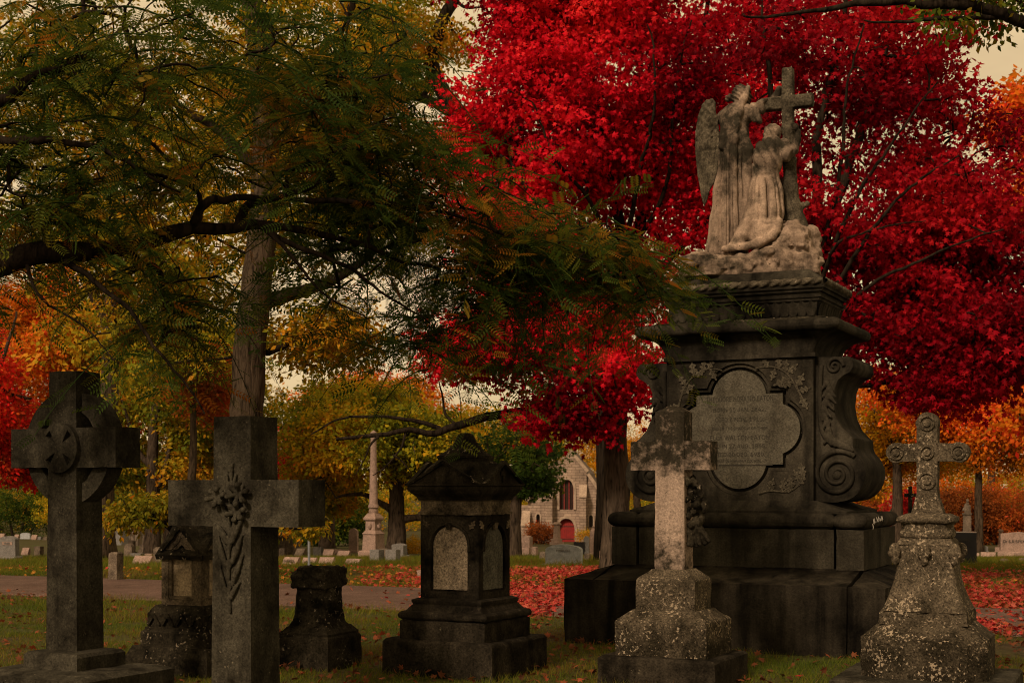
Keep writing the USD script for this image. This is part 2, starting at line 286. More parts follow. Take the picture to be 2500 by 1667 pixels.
# ---------------------------------------------------------------- the large monument
MO = np.array([2.394, 14.04, 0.0]); MR = -TH
mon = thing('tall_monument', 'large dark sandstone monument with scroll brackets and lobed inscription panel', 'monument', MO, MR)
JU = 1.19                                                   # where the joint between middle and end stones runs
part(mon, 'slab_block', worn(stack([(JU, 1.26, -.1), (JU, 1.25, .615), (JU, .72, .725), (JU, .70, .74)]), .10, .006, 6, 1, .012), M['mslab'])
for s in (-1, 1):
    e = stack([(.165, 1.22, -.1), (.165, 1.22, .612)]).translate([s * (JU + .04 + .12), 0, 0])
    e = e + hullp([(s * (JU + .035), y, .612) for y in (-1.22, 1.22)] + [(s * (JU + .325), y, .612) for y in (-1.22, 1.22)] + [(s * (JU + .035), y, .725) for y in (-.71, .71)])
    part(mon, 'slab_end', worn(e, .10, .006, 6, 2 + s, .012), M['mslab'])
part(mon, 'plinth_block', worn(stack([(.95, .70, .735), (.95, .70, 1.10)]), .08, .004, 7, 4, .008), M['mblock'])
for s in (-1, 1):
    part(mon, 'plinth_pier', worn(stack([(.125, .715, .73), (.125, .715, 1.10)]).translate([s * 1.10, 0, 0]), .08, .004, 7, 5 + s, .008), M['mblock'])
for s, c, w in ((0, 0, .945), (-1, 1.10, .135), (1, 1.10, .135)):
    b = union([stack(half_round(w + .02, .75, 1.10, 1.245, .07, 7)).translate([s * c, 0, 0])])
    part(mon, 'torus_moulding', worn(b, .07, .004, 9, 8 + s, .006), M['monu'], 45)
part(mon, 'die_foot', worn(stack([(1.06, .66, 1.24), (1.06, .66, 1.265), (.93, .62, 1.30), (.76, .575, 1.36)]), .09, .003, 8, 11), M['monu'])
# die with the lobed recess
def lobes(k):
    sq = sbox(-.425 - k, -.335 - k, .425 + k, .335 + k)
    return unary_union([sq, Point(0, .30).buffer(.265 + k, 32), Point(0, -.30).buffer(.265 + k, 32), Point(.345, 0).buffer(.245 + k, 32), Point(-.345, 0).buffer(.245 + k, 32)])
PZ = 2.035
core = mbox(-.72, .72, -.46, .54, 1.35, 2.74)
face = extr(sbox(-.72, 1.352, .72, 2.738).difference(affinity.translate(lobes(.065), 0, PZ)), .078, -.537)
part(mon, 'die', worn(core, .12, .003, 6, 12), M['monu'])
part(mon, 'die_face', worn(face, .05, .0025, 8, 13), M['monu'])
part(mon, 'panel_frame', extr(affinity.translate(lobes(.062).difference(lobes(.03)), 0, PZ), .055, -.512), M['monu'])
part(mon, 'inscription_panel', extr(affinity.translate(lobes(.0), 0, PZ), .06, -.518), M['panel'])
for txt, h, z in (('THEODORE HORATIO EATON', .046, .283), ('BORN 15 JAN. 1842.', .038, .182), ('DIED 6 NOV. 1910.', .038, .088), ('AND IN THE SHADOW OF THEM', .026, .006), ('ELLA WALTON EATON', .040, -.085), ('BORN 27 AUG. 1865.', .038, -.165), ('DIED 20 DEC. 1930.', .038, -.245), ('REST IN HEAVENLY COUNSEL', .022, -.305)):
    m = meshkit.text_mesh(txt, h, .003); w = m.bounds[1][0] - m.bounds[0][0]; k = min(1.0, .66 / w)
    m.apply_scale([k, 1, 1]); m.apply_translation([-w * k / 2, 0, 0]); v = m.vertices.copy()
    part(mon, 'inscription_line', (np.stack([v[:, 0], -.5178 - v[:, 2] * .8, v[:, 1] + PZ + z - h * .3], 1), m.faces), M['letter'], False)
part(mon, 'panel_rule', extr(sbox(-.20, PZ - .345, .33, PZ - .333), .004, -.5215), M['letter'])
# oak sprigs in low relief
def oak_leaf(L):
    t = np.linspace(0, 1, 26); w = L * .27 * np.sin(np.pi * np.clip(t, .02, 1) ** .8) * (.72 + .38 * np.cos(t * 6.2 * np.pi))
    return Polygon(np.vstack([np.stack([t * L, w], 1), np.stack([t * L, -w], 1)[::-1]])).buffer(.0015)
def sprig(stem, leaves):
    q = bez([(a, 0, b) for a, b in stem], 16); ms = [tube(q, np.linspace(.011, .006, 16), 6)]
    for (x, z, ang, L) in leaves:
        lf = affinity.translate(affinity.rotate(oak_leaf(L), ang, origin=(0, 0)), x, z); v, f = arr(extr(lf, .012, -.006)); ms.append((v, f))
        d = np.array([math.cos(math.radians(ang)), math.sin(math.radians(ang))]); ms.append(tube([[x, -.006, z], [x + d[0] * L * .9, -.007, z + d[1] * L * .9]], [.004, .002], 4))
    v, f = cat(ms); return v + np.array([0, -.541, 0]), f
M['relief'] = stone('pale_relief_carving', (.066, .057, .040), (.032, .027, .019), None, cover=.42, scale=5)
part(mon, 'oak_sprig', sprig([(.64, 2.26), (.56, 2.42), (.47, 2.55), (.32, 2.62), (.16, 2.605)], [(.56, 2.42, 60, .15), (.58, 2.38, 15, .12), (.60, 2.33, -60, .14), (.50, 2.50, -160, .17), (.53, 2.47, 200, .13), (.47, 2.55, 40, .14), (.40, 2.59, 95, .13), (.36, 2.60, -110, .12), (.46, 2.56, 85, .12), (.3, 2.62, 130, .11)]), M['relief'])
part(mon, 'oak_sprig', sprig([(-.64, 2.10), (-.60, 2.26), (-.55, 2.42), (-.44, 2.56), (-.3, 2.62), (-.16, 2.60)], [(-.60, 2.28, 200, .12), (-.60, 2.26, 250, .14), (-.56, 2.40, 30, .15), (-.57, 2.37, 65, .13), (-.52, 2.47, 130, .13), (-.44, 2.56, 100, .15), (-.44, 2.56, 20, .12), (-.36, 2.60, 75, .12), (-.28, 2.62, -60, .13), (-.3, 2.62, 60, .12)]), M['relief'])
part(mon, 'oak_sprig', sprig([(.20, 1.42), (.32, 1.45), (.46, 1.44), (.58, 1.50), (.64, 1.62)], [(.30, 1.45, 70, .13), (.34, 1.45, 120, .10), (.42, 1.445, 75, .14), (.44, 1.445, 30, .12), (.52, 1.46, 100, .15), (.58, 1.50, 60, .13), (.60, 1.54, 120, .13), (.62, 1.58, 95, .14)]), M['relief'])
# scroll brackets either side
th = np.linspace(0, 1, 10)
prof_ = [(.70, 2.70), (1.02, 2.70), (1.06, 2.66), (1.07, 2.60), (1.04, 2.55), (.99, 2.53), (.93, 2.48), (.90, 2.40), (.89, 2.28), (.91, 2.15), (.96, 2.04), (1.03, 1.97), (1.065, 1.94), (1.068, 1.86), (1.085, 1.815)] + \
        [(.925 + .258 * math.cos(a), 1.605 + .258 * math.sin(a)) for a in np.linspace(.80, -1.45, 18)] + [(.93, 1.342), (.84, 1.345), (.70, 1.36)]
for s in (-1, 1):
    poly = Polygon([(s * x, z) for x, z in prof_]).buffer(0)
    br = part(mon, 'scroll_bracket', worn(extr(poly, .92, -.46), .06, .003, 7, 20 + s, .005), M['monu'], 40)
    def spiral(cx, cz, r0, turns, a0, n=70):
        t = np.linspace(0, 1, n); r = r0 * (1 - .86 * t ** .85); a = a0 + turns * 2 * np.pi * t
        return np.stack([s * (cx + r * np.cos(a)), np.full(n, -.466), cz + r * np.sin(a)], 1)
    ed = bez([(s * x, -.466, z) for x, z in ((.775, 2.62), (.765, 2.30), (.775, 2.06), (.84, 1.92), (.965, 1.862), (1.085, 1.77))], 24)
    part(br, 'spiral_band', tube(np.vstack([spiral(.925, 1.605, .228, 2.3, .95)]), np.linspace(.026, .013, 70), 8), M['monu'], 60)
    part(br, 'edge_band', tube(ed, .024, 8), M['monu'], 60)
    part(br, 'spiral_boss', trimesh.creation.icosphere(2, .045).apply_transform(np.diag([1, .5, 1, 1.0])).apply_translation([s * .92, -.458, 1.60]), M['monu'], True)
    part(br, 'small_scroll', tube(spiral(.90, 2.61, .085, 1.7, 0), np.linspace(.02, .011, 70), 7), M['monu'], 60)
    def acan(p):
        d = np.full(len(p), 9.0)
        for k in range(9):
            z = 2.46 - k * .062; x = s * (.83 + .022 * math.sin(k)); L = .055 + .012 * math.sin(k * .7)
            for q in (-1, 1): d = smin(d, cone_sd(p, (x, -.47, z), (x + q * L, -.475, z - .075), .022, .012), .012)
        for k in range(6):
            a = 2.2 - k * .22; d = smin(d, cone_sd(p, (s * (.84 + k * .035), -.47, 1.95 - k * .018), (s * (.87 + k * .04), -.48, 1.88 - k * .012), .03, .014), .012)
        return d
    xs = sorted([s * .72, s * 1.14])
    part(br, 'acanthus_leaf', surface_nets(acan, (xs[0], -.54, 1.78), (xs[1], -.41, 2.56), .011), M['monu'], True)
# cornice: cove, rounded slab, leaf frieze, fascias, rope, weathered top
cove = [(.73 + .235 * (1 - math.cos(a)), .55 + .135 * (1 - math.cos(a)), 2.735 + .20 * math.sin(a)) for a in np.linspace(0, math.pi / 2, 9)]
part(mon, 'die_fillet', worn(stack([(.745, .57, 2.70), (.745, .57, 2.737)]), .1, .002, 8, 30), M['monu'])
part(mon, 'cornice_cove', worn(stack(cove), .08, .002, 8, 31), M['monu'], 45)
part(mon, 'cornice_slab', worn(stack(half_round(.992, .705, 2.935, 3.045, .05, 7)), .07, .004, 8, 32, .006), M['monu'], 45)
part(mon, 'cornice_bed', worn(stack([(.90, .62, 3.04), (.83, .56, 3.075), (.80, .52, 3.08)]), .07, .004, 9, 33, .008), M['rough'], 40)
part(mon, 'frieze_band', worn(stack([(.735, .45, 3.07), (.72, .435, 3.10), (.735, .45, 3.235)]), .08, .002, 8, 34), M['monu'])
def acleaf(w, h):
    t = np.linspace(0, 1, 9); half = w / 2 * np.sqrt(np.clip(np.sin(np.pi * (.12 + .86 * t ** .85)), 0, 1)); v = []
    for k, tt in enumerate(t):
        lean = .012 + .035 * tt ** 2.2
        for q, u in enumerate((-1, -.55, 0, .55, 1)):
            v.append((u * half[k], -lean - (.012 if q in (1, 3) else (.004 if q == 2 else 0)), tt * h))
    f = []
    for k in range(8):
        for q in range(4): a = k * 5 + q; f += [[a, a + 1, a + 6], [a, a + 6, a + 5]]
    v = np.array(v); n = len(v); back = v + np.array([0, .03, 0]); f = np.array(f)
    return np.vstack([v, back]), np.vstack([f, f[:, ::-1] + n])
lv, lf = acleaf(.088, .135)
for side in range(3):
    n, hw, off = ((17, .72, .438), (10, .43, .728), (10, .43, .728))[side]
    for k in range(n):
        u = -hw + (k + .5) * 2 * hw / n; v = lv + np.array([u, -off, 3.092]); a = (0, 90, -90)[side]
        R = rot2(a); v = v.copy(); v[:, :2] = v[:, :2] @ R.T
        part(mon, 'carved_leaf', (v, lf), M['monu'], 60)
for k, (a, b, z0, z1) in enumerate(((.755, .47, 3.235, 3.262), (.775, .49, 3.262, 3.285), (.76, .475, 3.285, 3.315), (.79, .505, 3.315, 3.345), (.815, .53, 3.345, 3.375))):
    part(mon, 'fascia_band', worn(stack([(a, b, z0), (a + .008, b + .008, z1)]), .12, .0015, 9, 40 + k), M['monu'])
def rope(p0, p1, r=.032, pitch=.10):
    p0, p1 = np.array(p0, float), np.array(p1, float); L = np.linalg.norm(p1 - p0); n = int(L / .012); t = np.linspace(0, L, n); d = (p1 - p0) / L
    side = np.cross(d, [0, 0, 1.0]); ang = np.arange(14) * 2 * np.pi / 14
    rr = r * (1 + .20 * np.cos(3 * ang[None] - t[:, None] * 2 * np.pi / pitch * 1.0))
    v = p0 + t[:, None, None] * d + rr[..., None] * (np.cos(ang)[None, :, None] * side + np.sin(ang)[None, :, None] * np.array([0, 0, 1.0]))
    i, j = np.meshgrid(np.arange(n - 1), np.arange(14), indexing='ij'); j2 = (j + 1) % 14; a = i * 14
    q = np.stack([a + j, a + j2, a + 14 + j2, a + 14 + j], -1).reshape(-1, 4)
    return v.reshape(-1, 3), np.vstack([q[:, [0, 1, 2]], q[:, [0, 2, 3]]])
RX, RY, RZ = .815, .53, 3.405
for p0, p1 in (((-RX, -RY, RZ), (RX, -RY, RZ)), ((RX, -RY, RZ), (RX, RY, RZ)), ((-RX, RY, RZ), (-RX, -RY, RZ))):
    part(mon, 'rope_moulding', rope(p0, p1), M['dstone'], 80)
gd_ = np.random.default_rng(3)
for k in range(9):                                            # pale drips at the right end of the torus
    w_ = -.52 + .055 * k + .01 * gd_.normal(); z_ = 1.19 + .02 * gd_.normal(); L_ = gd_.uniform(.02, .05)
    if k == 4: continue
    part(mon, 'pale_drip', tube([(1.258, w_, z_ + .012), (1.264, w_ + .012, z_ - L_ * .5), (1.257, w_ + .018, z_ - L_)], [.003, .005, .002], 5), M['drip'], True)
part(mon, 'top_block', worn(stack([(.80, .515, 3.375), (.80, .515, 3.43), (.70, .47, 3.50), (.66, .45, 3.53)]), .09, .004, 7, 50, .006), M['monu'], 35)

# ---------------------------------------------------------------- ringed cross on the left
kx = thing('ringed_cross', 'tall dark ringed stone cross with round boss, on a stepped lettered base', 'cross', (-3.11, 10.12, 0), -28)
sh = stack([(.148, .130, .33), (.128, .118, 2.305)])
arm = mbox(-.50, .50, -.122, .122, 1.625, 1.905)
part(kx, 'cross', worn(union([sh, arm]), .05, .003, 10, 60, .004), M['dark'])
an = Point(0, 1.765).buffer(.405, 48).difference(Point(0, 1.765).buffer(.285, 48))
an = an.difference(sbox(-.14, 1.2, .14, 2.4)).difference(sbox(-.5, 1.626, .5, 1.904))
for q in getattr(an, 'geoms', [an]): part(kx, 'ring_arc', worn(extr(q, .15, -.075), .05, .003, 10, 61, .004), M['dark'], 40)
disc = Point(0, 1.765).buffer(.175, 40)
for a in (45, 135, 225, 315):
    disc = disc.difference(affinity.rotate(Polygon([(.055, 1.765), (.145, 1.79), (.145, 1.74)]).buffer(.002), a, origin=(0, 1.765)))
part(kx, 'boss', worn(extr(disc, .035, -.158), .04, .002, 10, 62), M['dark'])
part(kx, 'plinth', worn(stack([(.255, .235, .215), (.255, .235, .31), (.235, .215, .333), (.15, .13, .345)]), .06, .003, 9, 63, .006), M['dark'])
part(kx, 'base', worn(stack([(.53, .44, -.05), (.53, .44, .185), (.45, .37, .215), (.26, .24, .222)]), .07, .004, 8, 64, .008), M['dark'])
m = meshkit.text_mesh('HERMON U. STEVENS', .10, .006, True); v = m.vertices; w = m.bounds[1][0]
part(kx, 'base_lettering', (np.stack([(v[:, 0] - w / 2) * .98 / w, -.442 - v[:, 2], v[:, 1] + .045], 1), m.faces), M['letter'], False)

# ---------------------------------------------------------------- cross with carved flowers
lx = thing('flower_cross', 'massive plain stone cross with carved lily spray down its front', 'cross', (-1.80, 9.62, 0), -TH)
sh = stack([(.163, .163, .10), (.150, .152, 1.962)])
part(lx, 'cross', worn(union([sh, mbox(-.535, .535, -.156, .156, 1.228, 1.538)]), .05, .0025, 11, 70, .003), M['dark'])
part(lx, 'base', worn(stack([(.36, .36, -.05), (.36, .36, .08), (.30, .30, .12)]), .07, .004, 9, 71, .006), M['dark'])
def lilies(p):
    x, y, z = p.T; d = np.full(len(p), 9.0)
    stem = bez([(-.005, -.165, .66), (-.015, -.168, .9), (-.01, -.17, 1.15), (0, -.168, 1.4), (.01, -.163, 1.64)], 9)
    for a, b in zip(stem, stem[1:]): d = smin(d, cone_sd(p, a, b, .011, .011), .008)
    for (x0, z0, x1, z1, x2, z2, w) in ((-.01, .75, -.06, .86, -.085, .97, .017), (-.01, .80, .05, .92, .10, 1.04, .02), (-.012, .92, -.07, 1.05, -.10, 1.16, .022), (-.01, .95, .05, 1.06, .09, 1.17, .022), (-.01, 1.08, -.06, 1.18, -.115, 1.24, .024), (-.01, 1.08, .05, 1.2, .10, 1.30, .022), (-.01, .72, .03, .80, .075, .86, .018), (0, 1.35, -.02, 1.5, -.03, 1.6, .012), (0, 1.36, .03, 1.5, .045, 1.58, .015), (-.012, .70, -.045, .78, -.06, .87, .015)):
        q = bez([(x0, -.165, z0), (x1, -.176, z1), (x2, -.166, z2)], 6)
        for k, (a, b) in enumerate(zip(q, q[1:])):
            r = w * (.45, .9, 1.0, .8, .45)[k]; d = smin(d, cone_sd(p * [1, 1.3, 1], a * [1, 1.3, 1], b * [1, 1.3, 1], r, r), .006)
    for (cx, cz, R) in ((-.092, 1.425, .062), (.082, 1.445, .072), (.07, 1.325, .062)):
        d = smin(d, cone_sd(p, (-.005, -.165, cz - .16), (cx, -.185, cz), .009, .014), .01)
        for k in range(6):
            a = k * math.pi / 3 + .3; tip = (cx + R * math.cos(a), -.212 + .012 * math.sin(3 * a), cz + R * .85 * math.sin(a)); end = (cx + R * 1.12 * math.cos(a), -.19, cz + R * 1.0 * math.sin(a))
            d = smin(d, cone_sd(p, (cx, -.185, cz), tip, .010, .019), .007); d = smin(d, cone_sd(p, tip, end, .019, .010), .006)
    return d + .003 * (meshkit.fbm(p * 60, 2, 3) - .5)
part(lx, 'lily_spray', surface_nets(lilies, (-.20, -.25, .62), (.20, -.14, 1.68), .0065), M['dark'], True)

# ---------------------------------------------------------------- gabled gothic stele behind it
gx = thing('gabled_gravestone', 'weathered gabled gothic gravestone with pointed niche, half hidden by the flower cross', 'gravestone', (-2.57, 11.62, 0), -TH)
part(gx, 'base', worn(stack([(.41, .40, -.05), (.41, .40, .13), (.37, .36, .215)]), .07, .006, 8, 80, .01), M['rough'])
part(gx, 'plinth', worn(stack([(.325, .315, .21), (.325, .315, .325), (.30, .29, .345), (.30, .29, .365)]), .06, .004, 9, 81, .006), M['rough'])
part(gx, 'moulding', worn(stack([(.285, .275, .36), (.285, .275, .47), (.24, .23, .54)]), .06, .004, 9, 82, .008), M['rough'])
for side in range(4):
    for k in range(4):
        u = (-.21 + .14 * k) if side % 2 == 0 else (-.2 + .133 * k)
        arcp = Polygon([(u - .062, .385), (u, .47), (u + .062, .385), (u + .045, .385), (u, .448), (u - .045, .385)]).buffer(.004)
        v, f = arr(extr(arcp, .02, -.296 if side % 2 == 0 else -.306)); R = rot2(90 * side); v = v.copy(); v[:, :2] = v[:, :2] @ R.T
        part(gx, 'carved_arch', (v, f), M['rough'])
niche = unary_union([sbox(-.112, .60, .112, .90), Point(0, .90).buffer(.112, 20), Point(0, .985).buffer(.045, 16), Polygon([(-.05, .93), (0, 1.06), (.05, .93)])])
part(gx, 'die', worn(stack([(.178, .178, .535), (.178, .178, 1.0)]), .05, .003, 9, 83), M['niche'])
for side in range(4):
    body = Polygon([(-.20, .54), (.20, .54), (.20, .955), (0, 1.15), (-.20, .955)])
    v, f = arr(worn(extr(body.difference(niche.buffer(.018)), .03, -.205), .03, .003, 12, 84 + side, .003)); R = rot2(90 * side); v = v.copy(); v[:, :2] = v[:, :2] @ R.T
    part(gx, 'gabled_face', trimesh.Trimesh(v, f, process=False), M['gothic'])
    v, f = arr(extr(niche.buffer(.014).difference(niche.buffer(-.012)), .022, -.2005)); v = v.copy(); v[:, :2] = v[:, :2] @ R.T
    part(gx, 'niche_moulding', (v, f), M['gothic'])
    cop = Polygon([(-.232, .905), (0, 1.148), (.232, .905), (.245, .94), (0, 1.20), (-.245, .94)])
    v, f = arr(worn(extr(cop, .235, -.232), .05, .005, 14, 90 + side, .008)); v = v.copy(); v[:, :2] = v[:, :2] @ R.T
    part(gx, 'gable_roof', trimesh.Trimesh(v, f, process=False), M['rough'])

# ---------------------------------------------------------------- short broken pedestal
bx = thing('broken_pedestal', 'short blackened stone pedestal with a ragged broken top', 'pedestal', (-1.60, 11.8, 0), -TH)
part(bx, 'base', worn(stack([(.255, .255, -.05), (.255, .255, .25), (.24, .24, .275)]), .05, .006, 9, 100, .01), M['rough'])
part(bx, 'moulding', worn(stack([(.235, .235, .27), (.235, .235, .295), (.215, .215, .315), (.19, .19, .345)]), .05, .005, 9, 101, .006), M['rough'])
fl = [(.145 + .05 * math.exp(-(z - .34) / .07), .145 + .05 * math.exp(-(z - .34) / .07), z, .03) for z in np.linspace(.34, .685, 8)]
part(bx, 'shaft', worn(stack(fl), .03, .012, 13, 102, .014), M['rough'], 40)
def cap_sd(p):
    q = np.abs(p - [0, 0, .745]) - np.array([.150, .150, .068]); d = np.linalg.norm(np.maximum(q, 0), axis=1) + np.minimum(q.max(1), 0) - .022
    top = p[:, 2] - (.812 + .085 * (meshkit.fbm(p * [14, 14, 0] + 3, 4, 4) - .5) * 2 + .03 * np.exp(-((p[:, 0] + .02) ** 2 + p[:, 1] ** 2) / .006))
    return np.maximum(d, top) + .045 * (meshkit.fbm(p * 24, 3, 7) - .5)
part(bx, 'broken_cap', surface_nets(cap_sd, (-.2, -.2, .64), (.2, .2, .90), .011), M['rough'], 50)
def chunk(p): return smin(ell_sd(p, (.155, -.06, .56), (.05, .075, .10)), ell_sd(p, (.16, .02, .47), (.04, .05, .06)), .03) + .035 * (meshkit.fbm(p * 24, 3, 5) - .5)
part(bx, 'carved_boss', surface_nets(chunk, (.08, -.17, .36), (.24, .11, .70), .011), M['rough'], 50)

# ---------------------------------------------------------------- central tomb with the arched tablets
cx_ = thing('domed_tomb', 'blackened square tomb with pale arched tablets, gables and pointed cap', 'tomb', (-.375, 11.50, 0), -29)
part(cx_, 'base', worn(stack([(.505, .45, -.08), (.505, .45, .262), (.485, .43, .285)]), .06, .006, 8, 110, .012), M['tomb'])
part(cx_, 'plinth', worn(stack([(.39, .37, .28), (.39, .37, .42), (.375, .355, .435)]), .05, .005, 9, 111, .008), M['tomb'])
part(cx_, 'torus', worn(stack(half_round(.405, .385, .433, .505, .04, 6)), .045, .006, 14, 112, .008), M['tomb'], 45)
part(cx_, 'moulding', worn(stack([(.36, .34, .50), (.345, .325, .52), (.315, .295, .555), (.325, .305, .575), (.325, .305, .59), (.285, .265, .605)]), .045, .003, 10, 113, .005), M['tomb'])
part(cx_, 'die', worn(stack([(.243, .225, .60), (.243, .225, 1.275)]), .06, .002, 9, 114), M['tomb'])
arch = unary_union([sbox(-.158, .675, .158, 1.03), Point(0, 1.02).buffer(.158, 28)])
for side in range(4):
    w, y0 = (.27, -.25) if side % 2 == 0 else (.251, -.269)
    fr = sbox(-w, .602, w, 1.272).difference(arch.buffer(.02)); R = rot2(90 * side)
    def put(nm, mesh, mat, sm=35):
        v, f = arr(mesh); v = v.copy(); v[:, :2] = v[:, :2] @ R.T; part(cx_, nm, trimesh.Trimesh(v, f, process=False), mat, sm)
    put('die_face', worn(extr(fr, .05 if side % 2 == 0 else .044, y0 - (.0 if side % 2 == 0 else 0)), .035, .003, 12, 115 + side, .004), M['tomb'])
    put('tablet', worn(extr(arch, .03, y0 + .014), .04, .0015, 12, 119), M['tablet'] if side == 0 else M['tablet_b'])
    put('arch_moulding', extr(affinity.translate(arch, 0, 0).buffer(.036).difference(arch.buffer(.014)).difference(sbox(-1, .5, 1, .98)), .03, y0 - .014), M['tomb'])
    for s in (-1, 1): put('arch_spandrel', extr(affinity.translate(affinity.rotate(oak_leaf(.085), 90 + s * 35, origin=(0, 0)), s * -.19, 1.155), .014, y0 - .012), M['gothic'])
    put('keystone', extr(Polygon([(-.03, 1.205), (.03, 1.205), (.016, 1.15), (-.016, 1.15)]), .025, y0 - .02), M['gothic'])
part(cx_, 'frieze', worn(stack([(.285, .267, 1.268), (.285, .267, 1.288), (.272, .254, 1.295), (.272, .254, 1.375), (.285, .267, 1.385)]), .03, .006, 26, 124, .006), M['gothic'])
part(cx_, 'cornice', worn(stack([(.285, .267, 1.383), (.295, .277, 1.41), (.325, .307, 1.435), (.345, .327, 1.47), (.345, .327, 1.495), (.36, .342, 1.50), (.36, .342, 1.515)]), .04, .003, 10, 125, .006), M['tomb'])
for side in range(4):
    w, d0 = (.30, -.335) if side % 2 == 0 else (.282, -.353); R = rot2(90 * side)
    ped = hullp([(-w, d0 + .01, 1.513), (w, d0 + .01, 1.513), (0, d0 + .01, 1.675), (-w, d0 + .30, 1.513), (w, d0 + .30, 1.513), (0, d0 + .30, 1.675)])
    v, f = arr(worn(ped, .05, .004, 11, 126 + side, .006)); v = v.copy(); v[:, :2] = v[:, :2] @ R.T; part(cx_, 'gable', trimesh.Trimesh(v, f, process=False), M['tomb'])
    v, f = arr(extr(Polygon([(-w - .035, 1.513), (0, 1.70), (w + .035, 1.513), (w, 1.513), (0, 1.672), (-w, 1.513)]), .04, d0 - .018)); v = v.copy(); v[:, :2] = v[:, :2] @ R.T; part(cx_, 'gable_coping', (v, f), M['rough'])
    cr = unary_union([sbox(-.012, 1.53, .012, 1.635), sbox(-.04, 1.585, .04, 1.61)]); v, f = arr(extr(cr.buffer(.004), .015, d0 - .004)); v = v.copy(); v[:, :2] = v[:, :2] @ R.T; part(cx_, 'gable_cross', (v, f), M['tomb'])
part(cx_, 'roof', worn(stack([(.335, .317, 1.512, .06), (.255, .24, 1.64, .06), (.19, .18, 1.70, .05)]), .05, .005, 9, 130, .008), M['rough'])
cap = [(.19, .18, 1.695, .05), (.185, .175, 1.712, .05), (.195, .185, 1.722, .06), (.195, .185, 1.74, .06)] + [(.105 + .08 * (1 - t) ** 1.5, .10 + .075 * (1 - t) ** 1.5, 1.74 + .085 * t, .045) for t in np.linspace(0, 1, 5)]
part(cx_, 'cap', worn(stack(cap), .04, .004, 11, 131, .006), M['rough'])
fin = [(r, r, z, r * .42) for r, z in ((.088, 1.823), (.088, 1.838), (.078, 1.85), (.066, 1.885), (.050, 1.915), (.030, 1.925))]
part(cx_, 'finial', worn(stack(fin), .03, .003, 14, 132, .004), M['rough'], 45)

# ---------------------------------------------------------------- pale lichened cross on tiers
wx = thing('lichened_cross', 'pale marble cross spotted with dark lichen on three tapering tiers', 'cross', (1.235, 10.85, 0), -TH)
part(wx, 'base', worn(stack([(.46, .41, -.05), (.46, .41, .205), (.44, .39, .225)]), .06, .006, 8, 140, .012), M['tomb'])
part(wx, 'lower_tier', worn(stack([(.36, .31, .222), (.36, .31, .475), (.345, .295, .495), (.255, .205, .565)]), .05, .005, 9, 141, .008), M['lichen'])
part(wx, 'upper_tier', worn(stack([(.235, .195, .56), (.235, .195, .785), (.22, .18, .805), (.135, .115, .868)]), .045, .005, 10, 142, .008), M['lichen'])
sh = stack([(.120, .100, .86), (.113, .095, 1.98), (.117, .097, 2.02), (.117, .097, 2.06), (.04, .03, 2.105)]) ; arm = stack([(.318, .088, 1.618), (.318, .088, 1.835)])
part(wx, 'cross', worn(union([sh, arm]), .035, .005, 13, 143, .007), M['white'])
rg = random.Random(4)
def garland(p):
    x, y, z = p.T; d = np.full(len(p), 9.0); r_ = random.Random(8)
    for k in range(46):
        zz = 1.56 - .42 * k / 46; wdt = .035 + .035 * abs(math.sin(k * .55)); c = (.165 + r_.uniform(-wdt, wdt), r_.uniform(-.06, .03), zz)
        d = smin(d, ell_sd(p, c, (r_.uniform(.016, .03), r_.uniform(.015, .03), r_.uniform(.022, .04))), .012)
    for k in range(11):
        u = -1 + 2 * k / 10; d = smin(d, cone_sd(p, (.165 + .035 * u, -.01, 1.20), (.175 + .115 * u, -.02 + .02 * math.cos(u * 9), 1.075 - .03 * math.cos(u * 2)), .02, .017), .008)
    d = smin(d, ell_sd(p, (.245, -.0, 1.34), (.03, .035, .05)), .02)
    return d + .02 * (meshkit.fbm(p * 40, 2, 3) - .5)
part(wx, 'carved_garland', surface_nets(garland, (.02, -.13, 1.0), (.34, .10, 1.62), .009), M['rough'], 60)

# ---------------------------------------------------------------- cross with rounded ends on a flared pedestal
rx = thing('round_ended_cross', 'lichen mottled cross with rounded ends on a flared pedestal', 'cross', (2.985, 10.2, 0), -TH + 2)
part(rx, 'slab', worn(stack([(.60, .56, -.05), (.60, .56, .14), (.58, .54, .155)]), .07, .005, 8, 150, .01), M['dark'])
part(rx, 'base', worn(stack([(.43, .40, .152, .12), (.43, .40, .43, .12), (.40, .37, .455, .11), (.31, .29, .53, .08)]), .05, .005, 9, 151, .008), M['lichen'])
part(rx, 'step', worn(stack([(.305, .28, .525), (.30, .275, .60), (.29, .265, .62)]), .035, .012, 20, 152, .012), M['lichen'])
fl = [(.195 + .10 * (1 - t) ** 2.6, .18 + .095 * (1 - t) ** 2.6, .615 + .47 * t, .025) for t in np.linspace(0, 1, 10)]
part(rx, 'flared_pedestal', worn(stack(fl), .04, .005, 10, 153, .006), M['lichen'], 40)
part(rx, 'pedestal_top', worn(stack([(.200, .185, 1.08), (.17, .155, 1.125)]), .04, .005, 12, 154, .006), M['lichen'], 40)
for a, b in ((-.205, -.19), (.205, -.19), (.205, .19), (-.205, .19), (0, -.20)):
    def acr(p, a=a, b=b):
        d = smin(ell_sd(p, (a, b, 1.045), (.042, .03, .05)), ell_sd(p, (a * .98, b * .98, .985), (.03, .025, .05)), .02)
        for q in (-1, 1): d = smin(d, ell_sd(p, (a + q * .03, b - .012, 1.02), (.018, .014, .028)), .01)
        return d + .016 * (meshkit.fbm(p * 45, 2, 6) - .5)
    part(rx, 'corner_carving', surface_nets(acr, (a - .09, b - .07, .91), (a + .09, b + .07, 1.12), .009), M['lichen'], 60)
